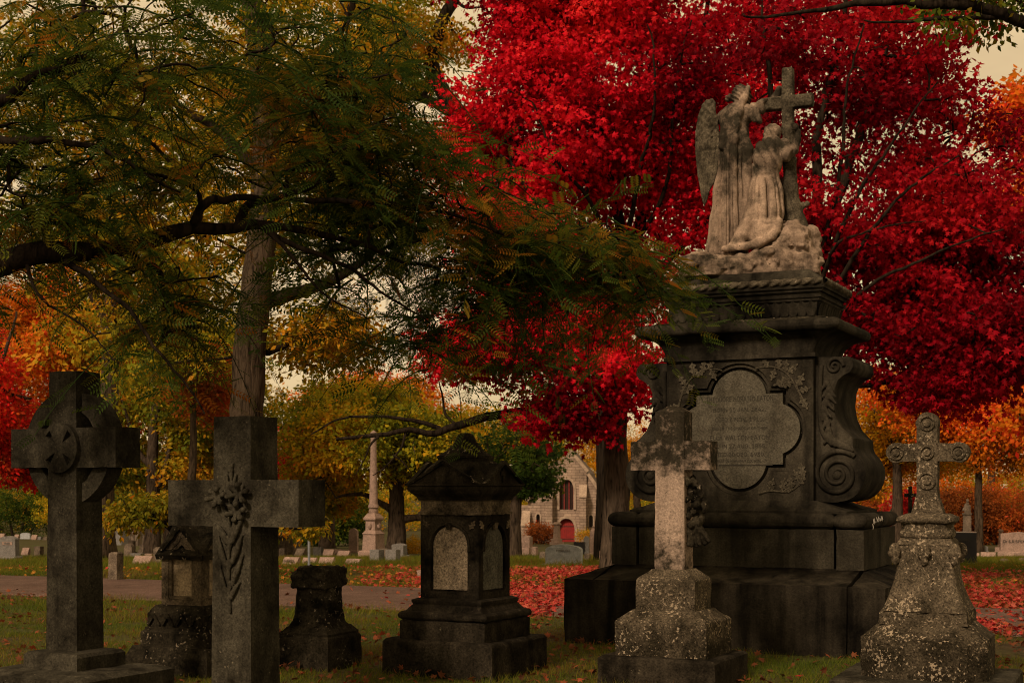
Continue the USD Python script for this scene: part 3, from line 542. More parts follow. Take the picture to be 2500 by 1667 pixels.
nk = [(.165, .15, 1.12, .04), (.18, .165, 1.14, .05), (.182, .168, 1.17, .05), (.165, .15, 1.195, .04), (.175, .16, 1.235, .04)]
part(rx, 'neck', worn(stack(nk), .04, .006, 14, 155, .006), M['lichen'], 45)
part(rx, 'cap', worn(stack([(.188, .173, 1.233, .03), (.20, .185, 1.25, .03), (.195, .18, 1.275, .03), (.14, .125, 1.30, .02)]), .035, .006, 14, 156, .006), M['lichen'], 40)
cr = unary_union([sbox(-.072, 1.29, .072, 1.96), Point(0, 1.945).buffer(.078, 20), sbox(-.215, 1.672, .215, 1.802), Point(-.215, 1.737).buffer(.072, 20), Point(.215, 1.737).buffer(.072, 20), Polygon([(-.115, 1.29), (.115, 1.29), (.072, 1.44), (-.072, 1.44)])])
part(rx, 'cross', worn(extr(cr, .13, -.065), .03, .004, 13, 157, .005), M['lichen'], 40)
for (u, z, r) in ((0, 1.945, .055), (-.215, 1.737, .052), (.215, 1.737, .052), (0, 1.737, .05), (0, 1.535, .062)):
    part(rx, 'medallion', worn(extr(Point(u, z).buffer(r, 20).difference(Point(u, z).buffer(r - .012, 20)).union(Point(u, z + .0).buffer(r * .45, 12)), .018, -.079), .03, .003, 20, 158), M['lichen'], 45)
for (x_, z_) in ((.0, 0), ): pass
# ---------------------------------------------------------------- statue group on the monument
st = thing('statue', 'pale marble statue of winged angel and kneeling woman clasping a rustic cross', 'statue', (MO[0], MO[1], 3.525), -math.degrees(math.atan2(MO[0], MO[1])))
def S(zx, zy, d=0.0): k = 1 + d / 14.2; return np.array([(zx * .001546 - .9777) * k, d, 2.2726 - zy * .001546 + d * .14])
def fold(p, c, n, depth, z0, z1, ph=0.0, wide=3.0):
    """Long hanging folds: narrow carved valleys between rounded ridges."""
    a = np.arctan2(p[:, 1] - c[1], p[:, 0] - c[0]); m = np.clip((p[:, 2] - z0) / .15, 0, 1) * np.clip((z1 - p[:, 2]) / .15, 0, 1)
    wob = (meshkit.noise(p * [1.5, 1.5, .9] + 7, 2) - .5) * 2.2; q = 1 - np.abs(np.sin(a * n / 2 + wob + ph)); r = 1 - np.abs(np.sin(a * n * .87 + 2.1 + wob * 1.6 + ph))
    return m * depth * (q ** wide + .55 * r ** (wide + 1))
def chain(d, p, pts, k):
    for (a, ra), (b, rb) in zip(pts, pts[1:]): d = smin(d, cone_sd(p, a, b, ra, rb), k)
    return d
def angel(p):
    d = chain(np.full(len(p), 9.0), p, [(S(512, 420), .135), (S(502, 560), .138), (S(500, 690), .150), (S(486, 900), .172), (S(474, 1100), .190), (S(456, 1290), .215)], .05)
    d = d + fold(p, S(490, 1000), 11, .042, .05, 1.34)
    d = smin(d, cone_sd(p, S(440, 425, .02), S(590, 405, -.02), .075, .085), .05)
    d = smin(d, cone_sd(p, S(530, 390), S(545, 340), .06, .055), .03)
    head = ell_sd(p, S(545, 285), (.090, .092, .106)); head = smin(head, ell_sd(p, S(474, 300), (.044, .045, .036)), .02)
    head = smin(head, ell_sd(p, S(582, 300, -.01), (.05, .055, .075)), .02); head = smin(head, cone_sd(p, S(600, 288), S(614, 300), .016, .012), .01)
    head = smin(head, cone_sd(p, S(590, 335), S(602, 338), .025, .018), .012)
    head = head + .007 * np.sin(p[:, 2] * 150 + p[:, 0] * 110)
    d = smin(d, head, .018)
    mant = chain(np.full(len(p), 9.0), p, [(S(592, 250, -.07), .026), (S(560, 330, -.10), .034), (S(528, 430, -.13), .036), (S(508, 560, -.14), .033), (S(503, 700, -.145), .034), (S(508, 870, -.15), .022)], .02)
    d = smin(d, mant + .006 * np.sin(p[:, 2] * 45), .018)
    d = smin(d, chain(np.full(len(p), 9.0), p, [(S(455, 420, -.05), .05), (S(440, 560, -.09), .04), (S(425, 620, -.11), .03)], .03), .03)
    slv = chain(np.full(len(p), 9.0), p, [(S(580, 400, -.04), .085), (S(630, 395, -.07), .075), (S(668, 385, -.09), .06)], .03)
    slv = smin(slv, chain(np.full(len(p), 9.0), p, [(S(625, 420, -.08), .06), (S(655, 450, -.10), .045), (S(672, 465, -.10), .022)], .03), .03)
    slv = slv + .020 * (1 - np.abs(np.sin(p[:, 0] * 42 + p[:, 2] * 14))) ** 2.5; d = smin(d, slv, .015)
    d = smin(d, chain(np.full(len(p), 9.0), p, [(S(660, 355, -.10), .032), (S(688, 340, -.11), .026), (S(705, 330, -.10), .020)], .02), .015)
    d = smin(d, chain(np.full(len(p), 9.0), p, [(S(570, 410, .08), .07), (S(690, 355, .15), .05), (S(770, 300, .13), .042), (S(788, 250, .10), .035)], .03), .03)
    d = smin(d, chain(np.full(len(p), 9.0), p, [(S(565, 540, -.10), .04), (S(592, 640, -.10), .05), (S(590, 780, -.08), .045), (S(580, 980, -.09), .05), (S(560, 1180, -.13), .06)], .03), .03)
    return d + .004 * (meshkit.fbm(p * 30, 2, 4) - .5)
part(st, 'angel', surface_nets(angel, S(300, 1400) + [0, -.36, -.02], S(815, 190) + [0, .32, .03], .0078), M['statue'], True)
WG = np.array([(330, 306), (300, 330), (272, 400), (255, 500), (254, 620), (263, 720), (272, 790), (283, 850), (290, 900), (303, 955), (314, 982), (326, 960), (338, 925), (352, 880), (378, 840), (400, 760), (412, 640), (412, 520), (400, 430), (386, 380), (388, 330), (368, 304)], float)
WG = np.stack([WG[:, 0] * .001546 - .9777, 2.2726 - WG[:, 1] * .001546], 1)
def poly_sd(q, P):
    d = np.full(len(q), 1e9); ins = np.zeros(len(q), bool)
    for a, b in zip(P, np.roll(P, -1, 0)):
        e = b - a; w = q - a; t = np.clip((w @ e) / (e @ e), 0, 1); d = np.minimum(d, np.linalg.norm(w - t[:, None] * e, axis=1))
        c = (a[1] > q[:, 1]) != (b[1] > q[:, 1]); ins ^= c & (q[:, 0] < (b[0] - a[0]) * (q[:, 1] - a[1]) / (b[1] - a[1] + 1e-12) + a[0])
    return np.where(ins, -d, d)
def wing(p):
    q = p[:, [0, 2]]; d2 = poly_sd(q, WG); u = (q[:, 0] - WG[:, 0].mean()); v = q[:, 1]
    d0 = .03 - .55 * u + 1.6 * u * u; row = np.clip((1.42 - v) / .9, 0, 1)
    grooves = np.where(v > 1.42, .009 * np.sin(u * 95) * np.sin(v * 85), .016 * (1 - np.abs(np.sin((u + .10 * row) * 62))) ** 2) + .012 * np.exp(-((v - 1.30) / .018) ** 2) + .010 * np.exp(-((v - 1.52) / .02) ** 2)
    t = .030 + .02 * np.clip((v - 1.2) / .6, 0, 1) - grooves
    return np.maximum(d2, np.abs(p[:, 1] - d0) - t) * .8 + .005 * (meshkit.fbm(p * 30, 2, 5) - .5)
part(st, 'wing', surface_nets(wing, (WG[:, 0].min() - .03, -.14, WG[:, 1].min() - .03), (WG[:, 0].max() + .03, .26, WG[:, 1].max() + .03), .0095), M['dstone'], True)
def kneeler(p):
    d = chain(np.full(len(p), 9.0), p, [(S(736, 645, -.08), .138), (S(712, 720, -.09), .145), (S(702, 795, -.09), .130)], .04)
    d = smin(d, cone_sd(p, S(668, 640, -.10), S(815, 620, -.06), .062, .068), .04)
    d = d + .022 * (1 - np.abs(np.sin((p[:, 0] * .95 + p[:, 2] * .5) * 34))) ** 2.5 * np.clip((p[:, 2] - 1.0) / .08, 0, 1)
    sk = chain(np.full(len(p), 9.0), p, [(S(702, 830, -.10), .138), (S(698, 930, -.12), .172), (S(696, 1040, -.15), .180), (S(676, 1190, -.17), .165)], .05)
    sk = sk + fold(p, S(690, 950, -.06), 10, .040, .36, 1.02, 1.0); d = smin(d, sk, .015)
    d = np.maximum(d, -(cone_sd(p, S(600, 806, -.26), S(800, 806, -.26), .035, .035)))
    d = smin(d, ell_sd(p, S(715, 1115, -.25), (.135, .09, .045)), .03)
    for k in range(3):
        d = smin(d, chain(np.full(len(p), 9.0), p, [(S(640, 1110 + 28 * k, -.30), .018), (S(700, 1150 + 20 * k, -.335), .022), (S(790, 1110 + 30 * k, -.29), .016)], .02), .02)
    d = smin(d, chain(np.full(len(p), 9.0), p, [(S(790, 1105, -.27), .03), (S(745, 1195, -.32), .04), (S(650, 1245, -.33), .042), (S(540, 1262, -.31), .04), (S(440, 1268, -.27), .03)], .03), .03)
    d = smin(d, chain(np.full(len(p), 9.0), p, [(S(600, 1060, -.24), .06), (S(560, 1180, -.25), .07), (S(500, 1250, -.24), .05)], .04), .04)
    d = smin(d, cone_sd(p, S(742, 600, -.05), S(745, 560, -.04), .06, .055), .02)
    hair = ell_sd(p, S(745, 535, -.03), (.092, .088, .092)); hair = smin(hair, cone_sd(p, S(735, 560, -.08), S(712, 670, -.16), .065, .036), .03)
    d = smin(d, hair + .010 * (1 - np.abs(np.sin(p[:, 0] * 62 + 2 * np.sin(p[:, 2] * 22)))) ** 2, .012)
    sl = cone_sd(p, S(800, 625, -.07), S(838, 680, -.13), .060, .080); sl = np.maximum(sl, (p - S(848, 690, -.13)) @ np.array([.83, -.2, -.4]) - .02)
    d = smin(d, sl, .025)
    d = smin(d, chain(np.full(len(p), 9.0), p, [(S(835, 690, -.12), .05), (S(878, 655, -.12), .045), (S(900, 590, -.10), .036), (S(905, 540, -.09), .028)], .02), .015)
    d = smin(d, ell_sd(p, S(892, 512, -.10), (.028, .034, .034)), .012)
    for k in range(4): d = smin(d, cone_sd(p, S(895, 495 + 11 * k, -.115), S(862, 490 + 11 * k, -.135), .0105, .0085), .004)
    return d + .004 * (meshkit.fbm(p * 30, 2, 6) - .5)
part(st, 'kneeling_figure', surface_nets(kneeler, S(420, 1300) + [0, -.40, -.02], S(925, 470) + [0, .08, .02], .0078), M['statue'], True)
ca, sa = math.cos(math.radians(-15)), math.sin(math.radians(-15))
def bar(p, c, h, r=.015):
    q = p - np.asarray(c); q = np.stack([q[:, 0] * ca + q[:, 1] * sa, -q[:, 0] * sa + q[:, 1] * ca, q[:, 2]], 1)
    e = np.abs(q) - np.asarray(h) + r; return np.linalg.norm(np.maximum(e, 0), axis=1) + np.minimum(e.max(1), 0) - r
def cross(p):
    d = bar(p, S(843, 340, .0), (.055, .055, .33), .02); d = smin(d, bar(p, S(845, 348, .0), (.245, .055, .062), .012), .01)
    d = smin(d, chain(np.full(len(p), 9.0), p, [(S(845, 520), .060), (S(852, 720), .062), (S(858, 900), .070), (S(868, 1020), .088), (S(885, 1150), .14)], .03), .03)
    d = smin(d, cone_sd(p, S(905, 1020), S(965, 992), .035, .026), .03)
    return d + .013 * (meshkit.fbm(p * 24, 3, 7) - .5)
part(st, 'rustic_cross', surface_nets(cross, S(670, 1200) + [0, -.2, 0], S(1015, 115) + [0, .2, .02], .0105), M['dstone'], True)
def rock(p):
    q = np.abs(p - [-.035, .02, .09]) - np.array([.60, .36, .07]); d = np.linalg.norm(np.maximum(q, 0), axis=1) + np.minimum(q.max(1), 0) - .065
    d = smin(d, ell_sd(p, S(925, 1335, -.05), (.17, .25, .31)), .08); d = smin(d, ell_sd(p, S(860, 1240, -.12), (.15, .2, .26)), .06); d = smin(d, ell_sd(p, S(985, 1300, -.02), (.09, .16, .24)), .05)
    d = smin(d, ell_sd(p, S(250, 1350, -.2), (.12, .14, .10)), .05); d = smin(d, ell_sd(p, S(540, 1360, -.24), (.18, .13, .11)), .05); d = smin(d, ell_sd(p, S(740, 1350, -.26), (.18, .15, .16)), .05); d = smin(d, ell_sd(p, S(800, 1260, -.16), (.12, .16, .18)), .05)
    for k, (a, b) in enumerate((((285, 1290), (275, 1200)), ((310, 1290), (318, 1215)), ((300, 1290), (298, 1225)))): d = smin(d, cone_sd(p, S(*a, -.12), S(*b, -.12), .035, .018), .015)
    w = meshkit.fbm(p * [7, 7, 9] + 2, 4, 8) - .5; return np.maximum(d + .15 * w + .03 * (1 - np.abs(np.sin(p[:, 0] * 13 + p[:, 2] * 9 + 6 * w))) ** 3, -p[:, 2] - .0)
part(st, 'rock', surface_nets(rock, (-.78, -.50, -.02), (.76, .52, .78), .014), M['statue'], True)

# ---------------------------------------------------------------- graves on the far lawn
def upright(w, t, h, top='round'):
    if top == 'round': P = unary_union([sbox(-w / 2, 0, w / 2, h - w * .16), affinity.scale(Point(0, h - w * .16).buffer(w / 2, 24), 1, .32)])
    elif top == 'arch': P = unary_union([sbox(-w / 2, 0, w / 2, h - w / 2), Point(0, h - w / 2).buffer(w / 2, 24)])
    elif top == 'shoulder': P = unary_union([sbox(-w / 2, 0, w / 2, h * .9), affinity.scale(Point(0, h * .9).buffer(w * .36, 20), 1, h * .1 / (w * .36))])
    elif top == 'roof': P = Polygon([(-w / 2, 0), (w / 2, 0), (w / 2, h * .9), (0, h), (-w / 2, h * .9)])
    else: P = sbox(-w / 2, 0, w / 2, h)
    return extr(P, t, -t / 2)
def slant(w, t, h): return hullp([(x, y, z) for x in (-w / 2, w / 2) for y, z in ((-t / 2, 0), (t / 2, 0), (t / 2, h), (t * .15, h), (-t / 2, h * .22))])
def grave(name, label, cat_, x0, x1, yt, yb, kind, mat, rz=-20, depth=.3, base=.14, letters=None, D=None, group=None, slab=True):
    D = D or depth_of(yb); s = D / F; cxp = (x0 + x1) / 2; x = (cxp - CX) * s; zg = float(ground(x, D)); h = (H - (yt - YH) * s - zg) * (1.08 if kind == 'slant' else 1.0); w = (x1 - x0) * s * .92
    t = thing(name, label, cat_, (x, D, zg), rz + 5 * math.sin(x0 * 1.7), group, None, 2.2 * math.sin(x0 * 3.1 + yt)); bh = h * base if slab else 0.0
    if slab: part(t, 'base', worn(stack([(w * .58, depth * w * .75 + .05, -.15), (w * .58, depth * w * .75 + .05, bh * .85), (w * .55, depth * w * .7 + .04, bh)]), .2, .006, 6, len(_used)), mat)
    b = None
    if kind == 'slant': b = slant(w, max(depth * w, h * .7), h - bh)
    elif kind in ('round', 'arch', 'shoulder', 'roof', 'flat'): b = upright(w, depth * w, h - bh, kind)
    elif kind == 'obelisk': b = stack([(w / 2, w / 2, 0), (w * .36, w * .36, (h - bh) * .93), (.02, .02, h - bh)])
    elif kind == 'post': b = stack([(w / 2, w / 2, 0), (w * .46, w * .46, (h - bh) * .95), (w * .3, w * .3, h - bh)])
    elif kind == 'bullet': b = stack([(w * .5 * r, w * .5 * r, z * (h - bh), w * .2 * r) for r, z in ((1, 0), (.92, .03), (.9, .6), (.86, .74), (.72, .82), (.5, .87), (.2, .9), (.2, .92), (.33, .96), (.2, 1.0))])
    elif kind == 'tapered': b = stack([(w * .5, w * .5, 0), (w * .5, w * .5, .12 * h), (w * .36, w * .36, .14 * h), (w * .28, w * .28, .86 * h - bh), (w * .42, w * .42, .88 * h - bh), (w * .42, w * .42, .93 * h - bh), (w * .2, w * .2, h - bh)])
    b = b.translate([0, 0, bh]); part(t, 'headstone' if kind in ('slant', 'round', 'arch', 'shoulder', 'roof', 'flat') else 'shaft', worn(b, max(.05, w / 8), .006, 7, len(_used), .008), mat)
    if letters:
        m = meshkit.text_mesh(letters[0], letters[1], .006, True); v = m.vertices; tw = m.bounds[1][0] + m.bounds[0][0]; k = min(1, w * .86 / tw)
        part(t, 'lettering', (np.stack([(v[:, 0] - tw / 2) * k, -depth * w / 2 - .004 - v[:, 2], v[:, 1] + (bh + (h - bh) * letters[2])], 1), m.faces), letters[3] if len(letters) > 3 else M['letter'], False)
    return t, w, h, bh
t, w, h, bh = grave('headstone', 'big grey family headstone with pale name panel left of the ringed cross', 'headstone', -4, 52, 1308, 1367, 'round', M['grey'], -24, .26, .20)
part(t, 'name_panel', extr(sbox(-w * .33, h * .66, w * .33, h * .78), .02, -.26 * w / 2 - .012), M['pink']); m = meshkit.text_mesh('WEBER', h * .07, .01, True); v = m.vertices
part(t, 'name', (np.stack([v[:, 0] - m.bounds[1][0] / 2, -.26 * w / 2 - .014 - v[:, 2], v[:, 1] + h * .685], 1), m.faces), M['grey'], False)
SL, UP = 'slant', 'headstone'
for a in (
    ('headstone', 'small pink rough stone right of the big grey headstone', UP, 53, 73, 1338, 1352, SL, M['pink'], -20, .5, .1, None, None, None, False),
    ('headstone', 'small upright brownish block stone standing just left of the ringed cross shaft', UP, 84, 106, 1333, 1356, 'flat', M['brownst'], -24, .6, .12),
    ('headstone', 'wide blue grey stone far off before the dark shrubs', UP, 48, 77, 1300, 1315, 'round', M['bluegrey'], -15, .2),
    ('headstone', 'low pale stone at far left edge under the shrubs', UP, -6, 12, 1303, 1315, SL, M['pink'], -15, .4),
    ('headstone', 'low pale stone peeping over the big grey headstone', UP, 35, 47, 1305, 1316, SL, M['pink'], -15, .4),
    ('headstone', 'pink boulder shaped stone right of the wide blue grey stone', UP, 76, 92, 1306, 1317, SL, M['pink'], -15, .6, .1, None, None, None, False),
    ('headstone', 'tiny grey stone second from the tree trunk at far left', UP, 92, 102, 1309, 1317, 'round', M['grey'], -15, .5),
    ('headstone', 'tiny brown stone nearest the tree trunk at far left', UP, 105, 116, 1310, 1318, 'round', M['brownst'], -15, .5),
    ('boundary_post', 'square weathered stone post on the grass beside the path', 'post', 268, 297, 1347, 1419, 'post', M['brownst'], -22, 1, .0, None, None, None, False),
    ('slant_marker', 'pink slant marker between the stone post and the gabled gravestone', 'slant marker', 322, 376, 1358, 1384, SL, M['pink'], -24, .45, .12),
    ('headstone', 'narrow brown headstone half behind the gabled gravestone eave', UP, 374, 398, 1335, 1383, 'shoulder', M['brownst'], -24, .4),
    ('headstone', 'brown round topped stone in front of the grey vault', UP, 304, 328, 1326, 1359, 'arch', M['brownst'], -24, .6),
    ('headstone', 'taller brown stone close behind the round topped one', UP, 312, 330, 1318, 1349, 'round', M['brownst'], -24, .6),
    ('kerb_stone', 'long low grey kerb block right of the brown stones', 'kerb stone', 317, 354, 1350, 1360, 'flat', M['grey'], -24, .4),
    ('kerb_stone', 'low pink kerb block behind the stone post', 'kerb stone', 254, 280, 1349, 1358, 'flat', M['pink'], -24, .4),
    ('kerb_stone', 'low pink kerb block left of the gabled gravestone', 'kerb stone', 353, 376, 1351, 1361, 'flat', M['pink'], -24, .4),
    ('slant_marker', 'largest pink slant marker beside the flower cross', 'slant marker', 687, 734, 1361, 1387, SL, M['pink'], -24, .45, .1, ('HARRIS', .07, .42)),
    ('slant_marker', 'pink slant marker behind the thin metal pole', 'slant marker', 736, 775, 1362, 1384, SL, M['pink'], -24, .45, .1, ('LANG', .07, .3)),
    ('slant_marker', 'pink slant marker just right of the thin metal pole', 'slant marker', 777, 818, 1361, 1384, SL, M['pink'], -24, .45),
    ('slant_marker', 'pink slant marker above the broken pedestal right corner', 'slant marker', 841, 884, 1365, 1385, SL, M['pink'], -24, .5),
    ('headstone', 'dark brown stone touching the right side of the flower cross', UP, 681, 697, 1337, 1356, 'shoulder', M['brownst'], -24, .4),
    ('headstone', 'brown sloping stone with small orange bloom left of metal pole', UP, 720, 747, 1340, 1360, SL, M['brownst'], -24, .5),
    ('headstone', 'dark headstone with carved arch right of the metal pole', UP, 764, 790, 1335, 1357, 'flat', M['grey'], -24, .4),
    ('slant_marker', 'back row slant marker left of the tall pink tablet', 'slant marker', 788, 817, 1342, 1359, SL, M['pink'], -24, .5),
    ('slant_marker', 'small slant marker farthest back beside the tall pink tablet', 'slant marker', 815, 834, 1341, 1352, SL, M['pink'], -24, .5),
    ('slant_marker', 'slant marker in front of the tall pink tablet', 'slant marker', 822, 856, 1345, 1360, SL, M['pink'], -24, .5),
    ('tablet_stone', 'tall pink tablet stone with domed cap left of the column', 'headstone', 851, 876, 1289, 1349, 'arch', M['pink'], -24, .35, .1),
    ('cube_marker', 'grey cube marker with slanted top below the column', 'cube marker', 905, 935, 1341, 1374, 'flat', M['grey'], -28, .8, .05, None, None, None, False),
    ('cube_marker', 'grey cube marker with carved arch below the oak trunk', 'cube marker', 943, 975, 1341, 1374, 'flat', M['grey'], -28, .8, .05, None, None, None, False),
    ('headstone', 'thick dark grey headstone at the foot of the oak trunk', UP, 957, 994, 1326, 1364, 'round', M['grey'], -28, .5, .22),
    ('headstone', 'brown headstone between the two grey cube markers', UP, 926, 950, 1338, 1366, 'shoulder', M['brownst'], -28, .5),
    ('headstone', 'small grey stone among the yellow leaves left of the domed tomb', UP, 1003, 1019, 1335, 1350, 'round', M['grey'], -28, .5),
    ('footstone', 'low square pale block touching the domed tomb left side', 'footstone', 1021, 1056, 1391, 1412, 'flat', M['pink'], -30, .9, .05, None, None, None, False),
    ('footstone', 'low grey slab beyond the square pale block', 'footstone', 1026, 1052, 1366, 1376, 'flat', M['grey'], -28, .6),
    ('column_stone', 'short pale column stump nearest right of the domed tomb', 'gravestone', 1248, 1267, 1301, 1345, 'post', M['pink'], -28, 1, .1),
    ('headstone', 'rusticated stone with pale carved top near the shrub', UP, 1271, 1300, 1307, 1358, 'shoulder', M['pink'], -28, .6, .45),
    ('urn_plinth', 'tapering pale plinth right of the rusticated stone', 'plinth', 1299, 1313, 1334, 1359, 'post', M['pink'], -28, 1),
    ('headstone', 'grey stone half hidden left of the wide blue grey headstone', UP, 1317, 1333, 1346, 1372, 'round', M['brownst'], -28, .5),
    ('tapered_pedestal', 'tapering pale pedestal beside the red chapel door', 'pedestal', 1348, 1370, 1274, 1330, 'tapered', M['pink'], -20, 1),
    ('headstone', 'black polished headstone behind the wide blue grey one', UP, 1399, 1428, 1322, 1352, 'flat', M['black'], -28, .25, .08),
    ('headstone', 'small grey rounded stone right of the wide blue grey headstone', UP, 1425, 1442, 1350, 1373, 'arch', M['brownst'], -28, .5, .0, None, None, None, False),
    ('bullet_monument', 'pale bullet shaped monument with ball finial near the maple trunk', 'monument', 1439, 1461, 1282, 1357, 'bullet', M['pink'], -28, 1, .1),
    ('headstone', 'grey tablet left of the bullet shaped monument', UP, 1424, 1439, 1308, 1352, 'arch', M['grey'], -28, .3),
    ('headstone', 'grey framed stone behind the maple trunk', UP, 1468, 1483, 1287, 1338, 'roof', M['grey'], -28, .5),
    ('headstone', 'small ornate pale stone by the tall monument slab', UP, 1464, 1493, 1341, 1378, 'shoulder', M['pink'], -28, .6, .25),
    ('capped_stone', 'pale stone with pointed cap behind the round ended cross', 'headstone', 2179, 2206, 1281, 1328, 'roof', M['pink'], -18, .6),
    ('obelisk', 'thin pale obelisk right of the tall monument', 'obelisk', 2168, 2184, 1205, 1324, 'obelisk', M['pink'], -18, 1, .08),
    ('pedestal_block', 'pale pink block left of the polished dark monument', 'block', 2321, 2335, 1297, 1345, 'flat', M['pink'], -18, .8),
    ('headstone', 'wide low pink stone right of the dark monument', UP, 2394, 2431, 1348, 1359, SL, M['pink'], -18, .4, .1, None, None, None, False),
    ('headstone', 'grey rounded stone before the slender trunk at right', UP, 2396, 2412, 1332, 1348, 'round', M['grey'], -18, .4),
    ('headstone', 'low pink stone in front of the long name stone', UP, 2446, 2475, 1350, 1359, SL, M['pink'], -18, .4),
    ('headstone', 'small dark stone alone on the right lawn', UP, 2441, 2462, 1363, 1373, 'round', M['brownst'], -18, .4),
    ('headstone', 'small dark rounded stone at the right edge', UP, 2487, 2508, 1361, 1372, 'round', M['brownst'], -18, .4),
    ('headstone', 'pale stone just right of the dark monument base', UP, 2374, 2391, 1350, 1359, SL, M['pink'], -18, .4),
    ('headstone', 'dim pale stone beside the roofed pillar', UP, 2429, 2440, 1335, 1348, 'flat', M['pink'], -18, .5),
): grave(*a)
t, w, h, bh = grave('wide_headstone', 'wide blue grey headstone with gently arched top before the chapel door', 'headstone', 1328, 1426, 1328, 1388, 'round', M['bluegrey'], -24, .22, .15, ('FORBUSH', .055, .62, M['grey']))
t, w, h, bh = grave('name_stone', 'long pale name stone with low pitched top at the right edge', 'headstone', 2442, 2530, 1298, 1357, 'roof', M['pink'], -16, .3, .2, ('Dr S.R.SPENCER', .12, .45))
t, w, h, bh = grave('dark_monument', 'tall dark polished block monument right of the round ended cross', 'monument', 2318, 2384, 1298, 1385, 'flat', M['black'], -18, .7, .16, ('MOORE', .07, .72, M['letter']))
t, w, h, bh = grave('roofed_pillar', 'slim pale pillar with little roof beside the long name stone', 'pillar', 2435, 2451, 1291, 1345, 'tapered', M['pink'], -16, 1)
# vault like tombs at the left and behind the flower cross
def tomb(label, x0, x1, yt, yb, mat, rz=-20):
    D = depth_of(yb); s = D / F; x = ((x0 + x1) / 2 - CX) * s; zg = float(ground(x, D)); h = H - (yt - YH) * s - zg; w = (x1 - x0) * s * .85
    t = thing('vault_tomb', label, 'tomb', (x, D, zg), rz)
    part(t, 'base', stack([(w * .54, w * .40, -.2), (w * .54, w * .40, h * .12), (w * .52, w * .38, h * .2)]), mat); part(t, 'chest', worn(stack([(w * .47, w * .33, h * .2), (w * .47, w * .33, h * .8)]), .2, .01, 4, 3), mat)
    for u in (-.47, 0, .47): part(t, 'pilaster', stack([(w * .05, .04, h * .2), (w * .05, .04, h * .8)]).translate([u * w * .96, -w * .34, 0]), mat)
    part(t, 'lid', worn(stack([(w * .53, w * .39, h * .8), (w * .53, w * .39, h * .88), (w * .40, w * .25, h)]), .2, .01, 4, 4), mat)
tomb('grey stone vault tomb left behind the yellow weeping tree', 254, 316, 1280, 1330, M['grey'])
tomb('brown stone vault tomb right of the grey vault', 318, 346, 1283, 1332, M['brownst'])
tomb('big brown vault tomb behind the flower cross and metal pole', 672, 737, 1300, 1352, M['brownst'])
D = depth_of(1349); s = D / F; x = (364 - CX) * s; t = thing('stepped_pedestal', 'stepped brown pedestal monument behind the weeping tree', 'monument', (x, D, float(ground(x, D))), -22); h = H - (1270 - YH) * s - float(ground(x, D))
part(t, 'steps', worn(stack([(20 * s, 18 * s, -.2), (20 * s, 18 * s, h * .12), (17 * s, 15 * s, h * .13), (17 * s, 15 * s, h * .28)]), .15, .01, 5, 7), M['brownst']); part(t, 'die', worn(stack([(12 * s, 11 * s, h * .28), (12 * s, 11 * s, h * .8)]), .15, .01, 5, 8), M['brownst']); part(t, 'cap', stack([(14 * s, 13 * s, h * .8), (14 * s, 13 * s, h * .88), (5 * s, 5 * s, h)]), M['brownst'])
# column monument
D = depth_of(1361); s = D / F; x = (912 - CX) * s; zg = float(ground(x, D)); z_ = lambda y: H - (y - YH) * s - zg
t = thing('column_monument', 'tall pale column on a stepped pedestal left of the domed tomb', 'monument', (x, D, zg), -30)
part(t, 'base', worn(stack([(27 * s, 27 * s, -.2), (27 * s, 27 * s, z_(1346)), (24 * s, 24 * s, z_(1343))]), .15, .01, 5, 5), M['pink'])
part(t, 'lower_die', worn(stack([(20 * s, 20 * s, z_(1344)), (18 * s, 18 * s, z_(1305)), (20 * s, 20 * s, z_(1302)), (14.5 * s, 14.5 * s, z_(1294))]), .12, .01, 5, 6), M['pink'])
part(t, 'upper_die', worn(stack([(14 * s, 14 * s, z_(1296)), (13.5 * s, 13.5 * s, z_(1272)), (18 * s, 18 * s, z_(1268)), (18 * s, 18 * s, z_(1264)), (10 * s, 10 * s, z_(1252))]), .12, .008, 6, 7), M['pink'])
for a in range(4):
    R = rot2(90 * a); c = np.array([0, -15.0 * s]) @ R.T; part(t, 'niche_carving', surface_nets(lambda p: ell_sd(p, (c[0], c[1], z_(1283)), (4.5 * s, 4.5 * s, 8 * s)) + .06 * (meshkit.fbm(p * 9, 2, 3) - .5), (c[0] - .2, c[1] - .2, z_(1283) - .25), (c[0] + .2, c[1] + .2, z_(1283) + .25), .03), M['pink'], True)
prof = [(10 * s, z_(1254)), (12 * s, z_(1248)), (10.5 * s, z_(1242)), (13.5 * s, z_(1238)), (12.5 * s, z_(1233)), (10.6 * s, z_(1228)), (6.8 * s, z_(1062)), (8.2 * s, z_(1056)), (0.01, z_(1050))]
part(t, 'column', trimesh.creation.revolve(np.array(prof), sections=24), M['pink'], 40)
